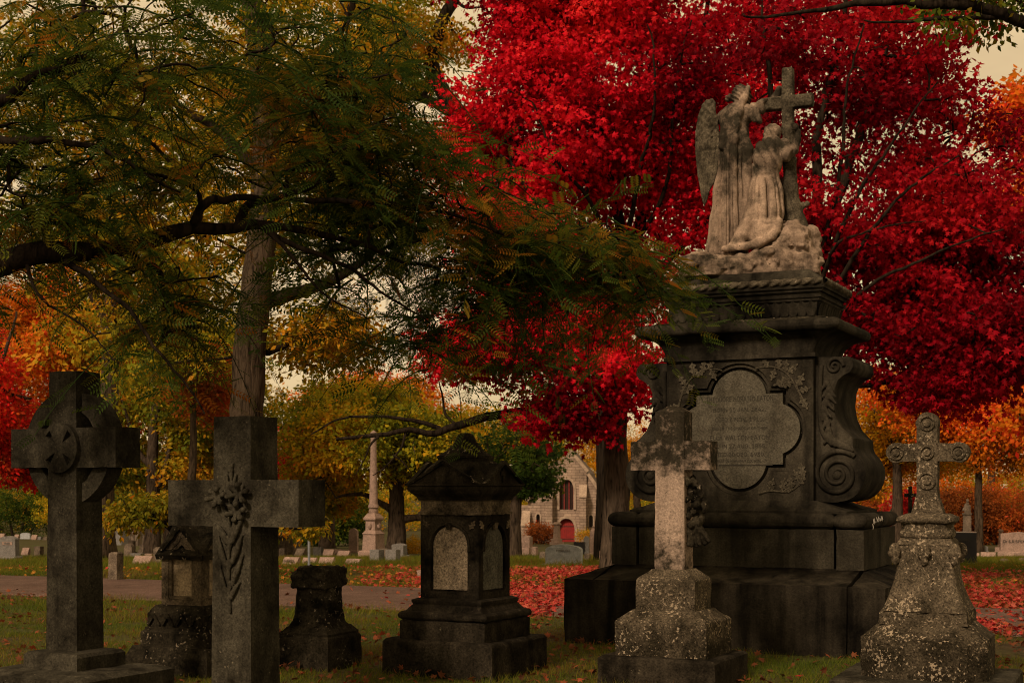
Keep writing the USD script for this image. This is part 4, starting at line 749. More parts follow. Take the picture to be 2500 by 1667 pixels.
# carved figure on pedestal, small cross, pole
D = 52.0; s = D / F; x = (2361 - CX) * s; zg = float(ground(x, D)); z_ = lambda y: H - (y - YH) * s - zg
t = thing('draped_statue', 'grey draped figure statue on a pedestal above the dark monument', 'statue', (x, D, zg), -18)
part(t, 'pedestal', worn(stack([(15 * s, 15 * s, -.2), (15 * s, 15 * s, z_(1330)), (10 * s, 10 * s, z_(1325)), (9.5 * s, 9.5 * s, z_(1258)), (11.5 * s, 11.5 * s, z_(1255)), (11.5 * s, 11.5 * s, z_(1252))]), .15, .015, 5, 5), M['brownst'])
def draped(p):
    q = p / s; zc = (H - zg) / s; Q = lambda u, y: np.array([u, 0, zc - (y - YH)])
    d = cone_sd(q, Q(1, 1254), Q(0, 1232), 8, 5.5); d = smin(d, cone_sd(q, Q(-4, 1236), Q(4, 1235), 3.5, 3.5), 2); d = smin(d, ell_sd(q, Q(1, 1222), (3.3, 3.3, 4.6)), 1.5); d = smin(d, cone_sd(q, Q(-6, 1238), Q(-9, 1246), 2.4, 2), 1.5); d = smin(d, cone_sd(q, Q(5, 1236), Q(6, 1250), 3, 3), 1.5)
    return (d + .8 * np.sin(q[:, 0] * 1.4)) * s
part(t, 'draped_figure', surface_nets(draped, (-.3, -.3, z_(1258)), (.3, .3, z_(1214)), .02), M['brownst'], True)
D = 34.0; s = D / F; x = (2222 - CX) * s; zg = float(ground(x, D)); z_ = lambda y: H - (y - YH) * s - zg
t = thing('small_cross', 'small dark cross monument mostly hidden behind the round ended cross', 'cross', (x, D, zg), -20)
part(t, 'cross', worn(union([stack([(5 * s, 4 * s, z_(1300)), (4.5 * s, 4 * s, z_(1186))]), stack([(14 * s, 3.6 * s, z_(1213)), (14 * s, 3.6 * s, z_(1204))])]), .1, .005, 6, 4), M['rough']); part(t, 'base', worn(stack([(15 * s, 14 * s, -.2), (14 * s, 13 * s, z_(1360)), (9 * s, 8 * s, z_(1300))]), .1, .008, 6, 4), M['rough'])
D = 26.0; s = D / F; x = (754.5 - CX) * s; zg = float(ground(x, D)); t = thing('metal_pole', 'thin grey metal pole rising behind the broken pedestal', 'pole', (x, D, zg))
part(t, 'pole', trimesh.creation.cylinder(.024, 1.62, sections=14).apply_translation([0, 0, .80]), M['pole'], 40); part(t, 'pole_cap', trimesh.creation.icosphere(2, .027).apply_translation([0, 0, 1.61]), M['pole'], True); part(t, 'foot_collar', trimesh.creation.cylinder(.04, .06, sections=14).apply_translation([0, 0, .03]), M['pole'], 40)
# ---------------------------------------------------------------- chapel
CD = 125.0; CS = CD / F; chx = (1383 - CX) * CS; chz = float(ground(chx, CD))
def blockwork(name, c1, c2, mortar):
    return usdkit.material(stage, '/World/Looks/' + name, {'g': ('geometry', {}), 's': ('separate_xyz', {}), 'sum': ('math', {'math_type': 'add'}), 'c': ('combine_xyz', {}),
        'b': ('brick_texture', {'color1': c1, 'color2': c2, 'mortar': mortar, 'scale': 1.0, 'mortar_size': .022, 'mortar_smooth': .3, 'brick_width': .62, 'row_height': .24, 'bias': -.1}),
        'n': ('noise_texture', {'scale': 1.1, 'detail': 7.0, 'roughness': .65}), 'v': ('map_range', {'from_min': .3, 'from_max': .7, 'to_min': .62, 'to_max': 1.3}), 'mul': ('mix_color', {'blend_type': 'multiply', 'fac': 1.0}),
        'bm': ('bump', {'strength': .6, 'distance': .03, 'invert': True}), 'p': ('principled_bsdf', {'roughness': .9, 'specular_ior_level': .2})},
        [('g.position', 's.vector'), ('s.x', 'sum.value1'), ('s.y', 'sum.value2'), ('sum.value', 'c.x'), ('s.z', 'c.y'), ('c.vector', 'b.vector'), ('g.position', 'n.vector'), ('n.fac', 'v.value'), ('b.color', 'mul.a'), ('v.result', 'mul.b'), ('mul.result', 'p.base_color'), ('b.fac', 'bm.height'), ('bm.normal', 'p.normal')], surface='p.BSDF')
M['chapel'] = blockwork('limestone_blockwork', (.30, .22, .165), (.23, .165, .125), (.14, .10, .075))
M['dressed'] = stone('dressed_limestone', (.34, .255, .19), (.21, .155, .115), None, cover=.42, scale=1.5)
M['reddoor'] = plain('red_painted_boards', (.20, .010, .008), .55, .3, 3)
M['darkwin'] = plain('dark_leaded_glass', (.025, .013, .010), .25, .3, 6, spec=.5)
M['redframe'] = plain('red_window_mullions', (.14, .012, .010), .6, .2)
M['slate'] = plain('slate_roof', (.10, .075, .06), .8, .3, 2)
ch = thing('chapel', 'pale stone gothic chapel with red arched door behind the graves', 'chapel', (chx, CD, chz), -6)
K = .00728 * 125 / 110
def C(zx, zy): return ((zx - 797) * K, H - ((1060 + zy / 4.354) - YH) * CS - chz)
def lancet(zx, y0, y1, w):
    cx, b = C(zx, y1); _, t_ = C(zx, y0); w = w * K / 2; sp = t_ - w * 1.5
    a = [(cx - w, b), (cx + w, b), (cx + w, sp)] + [(cx + w * math.cos(q) ** .8, sp + (t_ - sp) * math.sin(q)) for q in np.linspace(0.1, math.pi / 2, 8)] + [(cx - w * math.cos(q) ** .8, sp + (t_ - sp) * math.sin(q)) for q in np.linspace(math.pi / 2, 0.1, 8)] + [(cx - w, sp)]
    return Polygon(a).buffer(0)
ap, rg_, lg = C(797, 150), C(1010, 405), C(584, 405); re, le = C(1212, 720), C(382, 720); foot = -.6
door, bigw = lancet(795, 893, 1225, 180), lancet(797, 480, 800, 150); wins = [lancet(492, 848, 950, 40), lancet(1056, 858, 985, 42)]
nave = Polygon([(lg[0], foot), (rg_[0], foot), rg_, ap, lg]); aisles = [Polygon([(rg_[0], foot), (re[0], foot), re, (rg_[0], C(0, 430)[1])]), Polygon([(lg[0], foot), (le[0], foot), le, (lg[0], C(0, 430)[1])])]
part(ch, 'nave_wall', extr(nave.difference(door).difference(bigw), .6, 0), M['chapel'])
for a in aisles: part(ch, 'aisle_wall', extr(a.difference(unary_union(wins)), .5, .25), M['chapel'])
part(ch, 'west_annexe', extr(Polygon([C(262, 1230), C(384, 1230), C(384, 760), C(262, 760)]), 3.0, 1.2), M['chapel'])
for k, w_ in enumerate([door, bigw] + wins):
    y0 = 0 if k < 2 else .25; ar_ = w_.buffer(.22 if k < 2 else .13).difference(w_).difference(sbox(-9, -9, 9, w_.bounds[1] + (1.2 if k == 0 else .0)))
    part(ch, 'arch_surround', extr(ar_, .3, y0 - .10), M['dressed'])
    if k: part(ch, 'glass', extr(w_, .05, y0 + .35), M['darkwin'])
b = door.bounds; nb = 8
dr = part(ch, 'door', extr(door, .05, .38), M['reddoor'])
for k in range(nb):
    x0 = b[0] + (b[2] - b[0]) * k / nb; pl = door.intersection(sbox(x0 + .012, b[1], x0 + (b[2] - b[0]) / nb - .012, b[3])); part(dr, 'plank', extr(pl, .04, .345), M['reddoor'])
for z in (.9, 2.0): part(dr, 'strap_hinge', extr(sbox(b[0] + .05, b[1] + z, b[2] - .05, b[1] + z + .06), .02, .328), M['letter'])
bw = bigw.bounds
for u in (.0, .33, .67, 1.0): part(ch, 'mullion', extr(bigw.buffer(.001).intersection(sbox(bw[0] + (bw[2] - bw[0]) * u - .05, bw[1], bw[0] + (bw[2] - bw[0]) * u + .05, bw[3])), .12, .22), M['redframe'])
for zx0, zx1, y0 in ((940, 1008, 545), (586, 654, 545), (330, 405, 850), (1180, 1222, 860)):
    (x0, t_), (x1, _) = C(zx0, y0), C(zx1, y0)
    bt = hullp([(x, y, z) for x in (x0, x1) for y, z in ((-.9, foot), (.3, foot), (-.9, t_ - .9), (.3, t_ + .2))]); part(ch, 'buttress', bt, M['chapel'])
    part(ch, 'buttress_cap', hullp([(x, y, z) for x in (x0 - .06, x1 + .06) for y, z in ((-1.0, t_ - 1.02), (-1.0, t_ - .92), (.28, t_ + .22), (.28, t_ + .34))]), M['dressed'])
def coping(p, q, th=.28):
    p, q = np.array(p), np.array(q); d = (q - p) / np.linalg.norm(q - p); n = np.array([-d[1], d[0]]); n = n if n[1] > 0 else -n
    return extr(Polygon([p, q, q + n * th, p + n * th]), .9, -.15)
for p, q in ((ap, rg_), (ap, lg), ((rg_[0], C(0, 430)[1]), re), ((lg[0], C(0, 430)[1]), le)): part(ch, 'gable_coping', coping(p, q), M['dressed'])
for s_, e_ in ((1, rg_), (-1, lg)): part(ch, 'roof_slope', hullp([(ap[0], y, ap[1] - dz) for y in (.6, 16) for dz in (0, .25)] + [(e_[0], y, e_[1] - dz) for y in (.6, 16) for dz in (0, .25)]), M['slate'])
for e0, e1 in ((rg_, re), (lg, le)): part(ch, 'aisle_roof', hullp([(e0[0], y, C(0, 430)[1] - dz) for y in (.75, 16) for dz in (0, .2)] + [(e1[0], y, e1[1] - dz) for y in (.75, 16) for dz in (0, .2)]), M['slate'])
for e in (re, le): part(ch, 'side_wall', mbox(min(e[0], e[0] - .4 * np.sign(e[0])), max(e[0], e[0] - .4 * np.sign(e[0])), .76, 16, foot, e[1] - .1), M['chapel'])
# ---------------------------------------------------------------- trees
def maple_leaf():
    o = np.array([(0, 0), (.15, -.50), (.36, -.26), (.72, -.52), (.60, -.15), (1.0, 0), (.60, .15), (.72, .52), (.36, .26), (.15, .50)], float)
    v = np.vstack([[.36, 0, .05], np.column_stack([o, -.16 * (np.abs(o[:, 1]) ** 1.2 + (o[:, 0] - .36) ** 2)])]); n = len(o)
    return v, np.array([[0, 1 + k, 1 + (k + 1) % n] for k in range(n)])
def oval_leaf(w=.28):
    v = np.array([(0, 0, 0), (.45, -w, -.02), (1, 0, -.10), (.45, w, -.02)], float); return v, np.array([[0, 1, 2], [0, 2, 3]])
def pinnate(pairs=7):
    V, Fs = [], []; t = np.linspace(0, 1, 5); y = -.10 * t ** 2
    for k in range(4):
        n = len(V); V += [(t[k], -.006, y[k]), (t[k], .006, y[k]), (t[k + 1], .004, y[k + 1]), (t[k + 1], -.004, y[k + 1])]; Fs += [[n, n + 1, n + 2], [n, n + 2, n + 3]]
    for k in range(pairs):
        x = .12 + .86 * k / (pairs - 1); L = .25 * (1 - .55 * (x - .45) ** 2); z = -.10 * x * x
        for s in (-1, 1):
            n = len(V); V += [(x, s * .006, z), (x + L * .34, s * L * .48, z + .014), (x + L * .42, s * L, z - .03), (x - L * .04, s * L * .58, z - .012)]; Fs += [[n, n + 1, n + 2], [n, n + 2, n + 3]]
    return np.array(V, float), np.array(Fs)
def unit(v): return v / (np.linalg.norm(v, axis=-1, keepdims=True) + 1e-12)
def place_leaves(tmpl, pos, dirs, ups, size, rng, tones):
    v, f = tmpl; x = unit(dirs); y = unit(np.cross(ups, x)); z = np.cross(x, y); n = len(pos)
    V = pos[:, None] + size[:, None, None] * (v[None, :, :1] * x[:, None] + v[None, :, 1:2] * y[:, None] + v[None, :, 2:] * z[:, None])
    Fs = (f[None] + (np.arange(n) * len(v))[:, None, None]).reshape(-1, 3)
    return V.reshape(-1, 3), Fs, np.repeat(tones, len(v))
def cluster(tmpl, n, r, size, seed, flat=.6, droop=.35, up=.7):
    """A spray of leaves about the origin."""
    g = np.random.default_rng(seed); p = unit(g.normal(size=(n, 3))) * (g.random((n, 1)) ** .45) * r; p[:, 2] *= flat
    d = unit(p * [1, 1, .4] + g.normal(size=(n, 3)) * r * .5); d[:, 2] -= droop; u = g.normal(size=(n, 3)) * (1 - up) + [0, 0, up]
    return place_leaves(tmpl, p, d, u, size * g.uniform(.65, 1.2, n), g, g.normal(.5, .17, n))
def frond_spray(n, L, seed, hang=.5, big=1.0):
    """Drooping twig with pinnate leaves down both sides."""
    g = np.random.default_rng(seed); t = np.linspace(.08, 1, n); q = np.column_stack([t * L, .05 * L * np.sin(t * 5 + seed), -hang * L * t ** 2])
    s = np.where(np.arange(n) % 2 == 0, 1, -1); d = np.column_stack([.55 + .2 * g.normal(size=n), s * (.75 + .2 * g.normal(size=n)), -.35 + .3 * g.normal(size=n)])
    u = g.normal(size=(n, 3)) * .35 + [0, 0, .9]; v, f, tn = place_leaves(pinnate(), q, d, u, g.uniform(.075, .17, n), g, g.normal(.45, .2, n))
    tv, tf = tube(np.vstack([[0, 0, 0], q]), np.linspace(.006, .0018, n + 1), 4, False)
    return np.vstack([v, tv]), np.vstack([f, tf + len(v)]), np.concatenate([tn, np.full(len(tv), -9.0)])
def quat(g, n, tilt=.5):
    """Random turns about z with a little tilt, as USD half quaternions (w, x, y, z)."""
    a = g.uniform(0, 2 * np.pi, n); b = g.normal(0, tilt, n); c = g.uniform(0, 2 * np.pi, n)
    qz = np.column_stack([np.cos(a / 2), 0 * a, 0 * a, np.sin(a / 2)]); ax = np.column_stack([np.cos(b / 2), np.sin(b / 2) * np.cos(c), np.sin(b / 2) * np.sin(c), 0 * b])
    w1, x1, y1, z1 = ax.T; w2, x2, y2, z2 = qz.T
    return np.column_stack([w1 * w2 - x1 * x2 - y1 * y2 - z1 * z2, w1 * x2 + x1 * w2 + y1 * z2 - z1 * y2, w1 * y2 - x1 * z2 + y1 * w2 + z1 * x2, w1 * z2 + x1 * y2 - y1 * x2 + z1 * w2])
def instancer(parent, name, pos, quats, scales, protos, mat, kind='stuff', label=None):
    path = numbered((parent.GetPath().pathString if parent is not None else '/World') + '/' + name); pi = UsdGeom.PointInstancer.Define(stage, path); g = np.random.default_rng(len(pos))
    for k, (v, f, tn) in enumerate(protos):
        m = usdkit.mesh(stage, f'{path}/spray_{k}', (v, f), mat); pi.CreatePrototypesRel().AddTarget(m.GetPath())
        UsdGeom.PrimvarsAPI(m).CreatePrimvar('tone', Sdf.ValueTypeNames.FloatArray, 'vertex').Set(Vt.FloatArray.FromNumpy(tn.astype(np.float32)))
    pi.CreateProtoIndicesAttr(Vt.IntArray.FromNumpy(g.integers(0, len(protos), len(pos)).astype(np.int32)))
    pi.CreatePositionsAttr(Vt.Vec3fArray.FromNumpy(np.asarray(pos, np.float32)))
    pi.CreateOrientationsAttr(Vt.QuathArray([Gf.Quath(float(a), float(b), float(c), float(d)) for a, b, c, d in quats]))
    sc = np.asarray(scales, np.float32); pi.CreateScalesAttr(Vt.Vec3fArray.FromNumpy(np.repeat(sc[:, None], 3, 1)))
    return tag(pi.GetPrim(), label, None, None, kind)
def bough(pts, r0, r1, n=22, wob=.0, seed=0):
    q = bez(pts, n); g = np.random.default_rng(seed); L = np.linalg.norm(q[-1] - q[0])
    q[1:-1] += g.normal(0, wob * L, (n - 2, 3)) * .3 + wob * L * np.sin(np.linspace(0, 9, n)[1:-1, None] + seed)
    return q, np.linspace(r0, r1, n)
def bark_tube(q, r, sides=14, seed=0, rough=.10):
    v, f = tube(q, r, sides); n = len(q) * sides; c = np.repeat(q, sides, 0); d = v[:n] - c
    k = meshkit.noise(np.column_stack([v[:n, 0] * 14, v[:n, 1] * 14, v[:n, 2] * 2.2]) + seed, seed) - .5; v[:n] += d * (k[:, None] * 2 * rough); return v, f
def twigs(skel, srad, pts, g, n=260, r0=.012, up=.15, sides=4, rexp=.46, rmin=.004):
    """Branches that reach from the skeleton out to the leaf sprays: every target joins the nearest point already grown."""
    sel = pts[g.permutation(len(pts))[:n]]; nodes = [tuple(x) for x in skel]; par = [-1] * len(nodes); ns = len(nodes)
    d0 = cKDTree(np.array(nodes)).query(sel)[0]; sel = sel[np.argsort(d0)]; paths = []
    arrn = np.zeros((ns + len(sel) * 4, 3)); arrn[:ns] = nodes; m = ns
    for p in sel:
        d = np.linalg.norm(arrn[:m] - p, axis=1); d = d + .25 * np.abs(arrn[:m, 2] - p[2]); j = int(np.argmin(d)); a = arrn[j]; L = np.linalg.norm(p - a)
        if L < .05: continue
        side = g.normal(0, .11 * L, 3); ks = [a + (p - a) * t + side * math.sin(math.pi * t) + np.array([0, 0, up * L * t * (1 - t)]) for t in (.34, .67, 1.0)]
        paths.append((j, m)); pr = j
        for k in ks: arrn[m] = k; par.append(pr); pr = m; m += 1
    cnt = np.zeros(m); has = np.zeros(m, bool)
    for j in range(m - 1, ns - 1, -1):
        if cnt[j] == 0: cnt[j] = 1
        if par[j] >= ns: cnt[par[j]] += cnt[j]
    rad = np.maximum(rmin, r0 * cnt ** rexp); rad[:ns] = srad; ms = []
    for j in range(ns, m): rad[j] = min(rad[j], max(rmin, rad[par[j]] * .85 if par[j] < ns else rad[par[j]]))
    for j, s in paths: ms.append(tube(np.vstack([arrn[j], arrn[s:s + 3]]), [min(rad[s] * 1.1, rad[s] * 1.1), rad[s], rad[s + 1], rad[s + 2]], sides, False))
    return cat(ms)
def tree(name, label, trunk, limbs, blobs, protos, leafmat, bark, seed=0, ntw=260, spread_=.5, tilt=.5, group=None, r0=.012, cat_='tree', smin_=.75, smax=1.25, clip=None, leaves=None, crown='crown', rmin=.004, tup=.15, lbark=None):
    """trunk, limbs: (points, r0, r1); blobs: (centre, radii, number of sprays). Limbs and trunk stay parts of their own."""
    g = np.random.default_rng(seed); base = np.array(trunk[0][0], float); t = thing(name, label, cat_, (0, 0, 0), 0, group)
    skel, srd = [], []; lbark = lbark or bark
    q, r = bough(trunk[0], trunk[1], trunk[2], 26, .004, seed); r = r * (1 + .35 * np.exp(-np.linspace(0, 26, 26) / 2.0)); part(t, 'trunk', bark_tube(q, r, 18, seed), bark, True); skel.append(q[8:]); srd.append(r[8:])
    for k, (pts, a, b) in enumerate(limbs):
        q, r = bough(pts, a, b, 24, .008, seed + k); part(t, 'limb', bark_tube(q, r, 10, seed + k), lbark, True); skel.append(q[3:]); srd.append(r[3:])
    P = []
    for c, rad, n in blobs:
        p = unit(g.normal(size=(n, 3))) * (g.random((n, 1)) ** (1 / 2.2)); P.append(np.asarray(c) + p * np.asarray(rad))
    P = np.vstack(P)
    lump = meshkit.fbm(P * spread_ + seed * 3.1, 3, seed); P = P[lump > np.quantile(lump, .16)]
    if clip is not None: P = P[clip(P)]
    sk, sr = np.vstack(skel), np.concatenate(srd); hi = sk[:, 2] > base[2] + .3
    v, f = twigs(sk[hi], sr[hi], P, g, ntw, r0, tup, rmin=rmin); part(t, 'twigs', (v, f), lbark, True, kind='stuff')
    instancer(t, crown, P, quat(g, len(P), tilt), g.uniform(smin_, smax, len(P)), protos, leafmat)
    if leaves:                                                           # the leaves that show largest, one by one
        tmpl, n, size, pick = leaves; idx = np.argsort(pick(P))[:max(1, n // 4)]; k = 0
        for i in idx:
            for _ in range(4):
                if k >= n: break
                d = unit(g.normal(size=3)); d[2] -= .4; v, f, tn = place_leaves(tmpl, (P[i] + g.normal(0, .2, 3))[None], d[None], (g.normal(size=3) * .4 + [0, -.3, .8])[None], np.array([size * g.uniform(.8, 1.2)]), g, np.array([g.normal(.55, .15)]))
                part(t, 'leaf', (v, f), leafmat, False, tone=tn); k += 1
    return t, P
def blob(px, py, D, rx, ry, rz, n):
    """Crown lobe: centre by where it stands, radii in metres."""
    s = D / F; return (at(px, py, D), (rx * s, rz, ry * s), n)
def W(*pts): return [at(*p) for p in pts]
def gbase(px, D): x = (px - CX) / F * D; return np.array([x, D, float(ground(x, D)) - .1])

ML, OV, = maple_leaf(), oval_leaf()
red_sprays = [cluster(ML, 72, .58, .088, 100 + k, .24, .8, .45) for k in range(5)]
far_sprays = [cluster(OV, 95, .72, .19, 200 + k, .65, .4, .45) for k in range(4)]
mid_sprays = [cluster(OV, 80, .50, .125, 220 + k, .6, .4, .5) for k in range(4)]
loc_sprays = [frond_spray(16, .42 + .05 * k, 300 + k, .3 + .22 * (k % 4)) for k in range(8)]
oak_sprays = [cluster(ML, 40, .45, .12, 400 + k, .5, .5, .55) for k in range(4)]
L_red = leafy('scarlet_maple_leaves', [(0, (.11, .0, .005)), (.3, (.30, .002, .010)), (.55, (.56, .005, .018)), (.8, (.74, .012, .028)), (1, (.80, .035, .034))], .6, .45, .45)
L_dred = leafy('deep_red_maple_leaves', [(0, (.06, .0, .003)), (.4, (.17, .001, .006)), (.65, (.30, .002, .011)), (1, (.46, .010, .014))], .55, .45, .42)
L_loc = leafy('locust_leaves', [(0, (.024, .046, .009)), (.42, (.048, .076, .010)), (.66, (.105, .110, .011)), (.86, (.24, .13, .012)), (1, (.34, .11, .012))], .45, .8, .42)
L_olive = leafy('olive_autumn_leaves', [(0, (.06, .09, .010)), (.35, (.19, .20, .013)), (.6, (.40, .26, .014)), (1, (.60, .22, .014))], .5, .35, .42)
L_oak = leafy('yellow_green_oak_leaves', [(0, (.07, .10, .010)), (.4, (.27, .25, .013)), (.65, (.46, .31, .014)), (1, (.65, .25, .014))], .5, .3, .42)
L_orange = leafy('orange_maple_leaves', [(0, (.16, .08, .007)), (.3, (.40, .14, .009)), (.55, (.65, .18, .010)), (.8, (.70, .11, .014)), (1, (.75, .04, .018))], .5, .3, .42)
L_flame = leafy('flame_maple_leaves', [(0, (.14, .03, .006)), (.3, (.42, .05, .010)), (.55, (.72, .03, .016)), (.8, (.85, .02, .022)), (1, (.75, .12, .014))], .5, .5, .42)
L_gold = leafy('gold_leaves', [(0, (.16, .12, .007)), (.4, (.44, .23, .009)), (.7, (.65, .27, .010)), (1, (.65, .15, .012))], .45, .35, .42)
L_green = leafy('dark_green_leaves', [(0, (.018, .036, .007)), (.5, (.045, .078, .009)), (.8, (.10, .12, .010)), (1, (.24, .16, .012))], .45, .4, .38)
L_rust = leafy('rust_hedge_leaves', [(0, (.08, .026, .008)), (.4, (.20, .052, .010)), (.7, (.34, .085, .012)), (1, (.45, .045, .014))], .5, .3, .38)
L_redbush = leafy('red_bush_leaves', [(0, (.16, .006, .006)), (.5, (.40, .014, .015)), (1, (.55, .07, .02))], .4, .6, .38)
B_grey = barky('grey_brown_bark', (.048, .034, .022)); B_dark = barky('dark_bark', (.018, .013, .009)); B_far = barky('far_trunk_bark', (.05, .036, .025)); B_map = barky('maple_bark', (.060, .045, .032), 9.0)

# honey locust: its trunk stands out of the frame on the left, its boughs hang across the near graves
lt = gbase(-780, 9.0)
tree('locust_tree', 'dark green honey locust whose boughs hang over the front graves', ([lt, at(-760, 800, 9.0), at(-700, 300, 9.1), at(-560, -300, 9.3)], .26, .18),
     [(W((-700, 820, 9.05), (-250, 700, 8.75), (0, 648, 8.85), (60, 625, 8.85), (140, 622, 8.95), (260, 620, 9.05), (330, 598, 9.10), (440, 560, 9.15), (490, 548, 9.25), (590, 548, 9.35), (650, 542, 9.45), (720, 560, 9.55), (830, 585, 9.75), (980, 640, 9.95)), .090, .014),
      (W((585, 548, 9.35), (600, 505, 9.40), (680, 482, 9.45), (770, 450, 9.65), (830, 425, 9.75), (870, 370, 9.85), (930, 330, 9.95)), .034, .010),
      (W((470, 553, 9.20), (490, 500, 9.15), (560, 487, 9.25), (700, 480, 9.45), (900, 490, 9.65), (1010, 505, 9.85), (1250, 590, 10.15), (1480, 650, 10.45)), .030, .008),
      (W((480, 550, 9.20), (485, 470, 9.05), (400, 430, 8.85), (300, 430, 8.75), (180, 450, 8.65)), .018, .005),
      (W((-680, 480, 9.05), (-300, 330, 8.45), (0, 340, 8.35), (130, 350, 8.35), (300, 390, 8.45), (440, 470, 8.75)), .042, .006),
      (W((-690, 380, 8.65), (-200, 300, 8.35), (0, 250, 8.25), (60, 200, 8.25), (180, 150, 8.35), (300, 70, 8.35)), .055, .010),
      (W((640, 548, 9.45), (740, 610, 9.45), (860, 660, 9.55), (950, 720, 9.65), (1050, 790, 9.75)), .022, .005), (W((650, 555, 9.45), (720, 640, 9.35), (800, 720, 9.35), (900, 780, 9.45)), .016, .004),
      (W((160, 640, 8.95), (200, 670, 8.85), (240, 695, 8.85), (330, 760, 8.75), (380, 850, 8.75), (440, 930, 8.75), (500, 1010, 8.75)), .022, .005), (W((60, 640, 8.85), (100, 720, 8.75), (190, 790, 8.75), (280, 880, 8.65)), .013, .004),
      (W((-600, 0, 8.75), (-100, -350, 8.15), (500, -500, 7.95), (1100, -520, 8.15)), .10, .02)],
     [blob(250, 190, 8.9, 420, 240, 1.0, 150), blob(720, 250, 9.6, 330, 270, 1.0, 215), blob(930, 170, 9.9, 90, 150, .5, 34), blob(1000, 480, 10.3, 260, 160, .8, 155), blob(1300, 590, 10.7, 250, 95, .7, 130), blob(1490, 640, 10.9, 130, 60, .5, 44),
      blob(120, 480, 9.0, 300, 180, .8, 80), blob(850, 640, 10.3, 330, 120, .7, 75), blob(370, 715, 9.5, 200, 80, .6, 44), blob(440, 800, 9.6, 80, 80, .5, 22), blob(1010, 820, 10.4, 110, 100, .5, 34), blob(-100, 680, 9.3, 170, 110, .7, 40), blob(1590, 700, 11.1, 70, 60, .35, 24), blob(1160, 700, 10.5, 130, 80, .5, 40)],
     loc_sprays, L_loc, B_dark, 11, 760, 1.0, .4, r0=.0062, leaves=(pinnate(), 280, .15, lambda P: P[:, 1] + 100 * (P[:, 2] > 4.6) + 100 * (np.abs(P[:, 0]) > .36 * P[:, 1])), rmin=.0038, clip=lambda P: (P[:, 0] / P[:, 1] * F + CX < 1610) & ~((P[:, 0] / P[:, 1] * F + CX < 360) & (1185 - (P[:, 2] - H) / P[:, 1] * F > 690)) & ~((np.abs(P[:, 0] / P[:, 1] * F + CX - 625) < 70) & (1185 - (P[:, 2] - H) / P[:, 1] * F > 545)) & ~((np.abs(P[:, 0] / P[:, 1] * F + CX - 1050) < 200) & (1185 - (P[:, 2] - H) / P[:, 1] * F > 905)))
# broad tree behind the flower cross
tb = gbase(606, 26.0)
tree('broad_tree', 'thick grey trunked tree rising straight behind the flower cross', ([tb, at(610, 1000, 26), at(625, 720, 26), at(640, 480, 26.2), at(640, 200, 26.5), at(600, -150, 27)], .33, .2),
     [(W((650, 735, 26.1), (720, 715, 26.3), (800, 690, 26.6), (880, 640, 27), (960, 560, 27.4)), .15, .05), (W((640, 430, 26.2), (560, 340, 26.4), (430, 260, 26.8), (300, 60, 27)), .12, .04), (W((640, 330, 26.3), (740, 180, 26.6), (860, 20, 27), (900, -150, 27.2)), .13, .05), (W((650, 860, 26.1), (720, 830, 26.2), (790, 770, 26.5)), .07, .03)],
     [blob(800, 825, 27, 120, 75, 1.6, 70), blob(420, 560, 27.5, 330, 230, 2.4, 130), blob(820, 520, 27.5, 260, 150, 2.2, 80), blob(560, 160, 27.5, 460, 260, 2.6, 200), blob(330, 880, 27.5, 250, 150, 1.6, 40), blob(600, -300, 27.5, 600, 250, 3, 220)],
     mid_sprays, L_olive, B_grey, 21, 240, .5, r0=.016, lbark=B_dark)
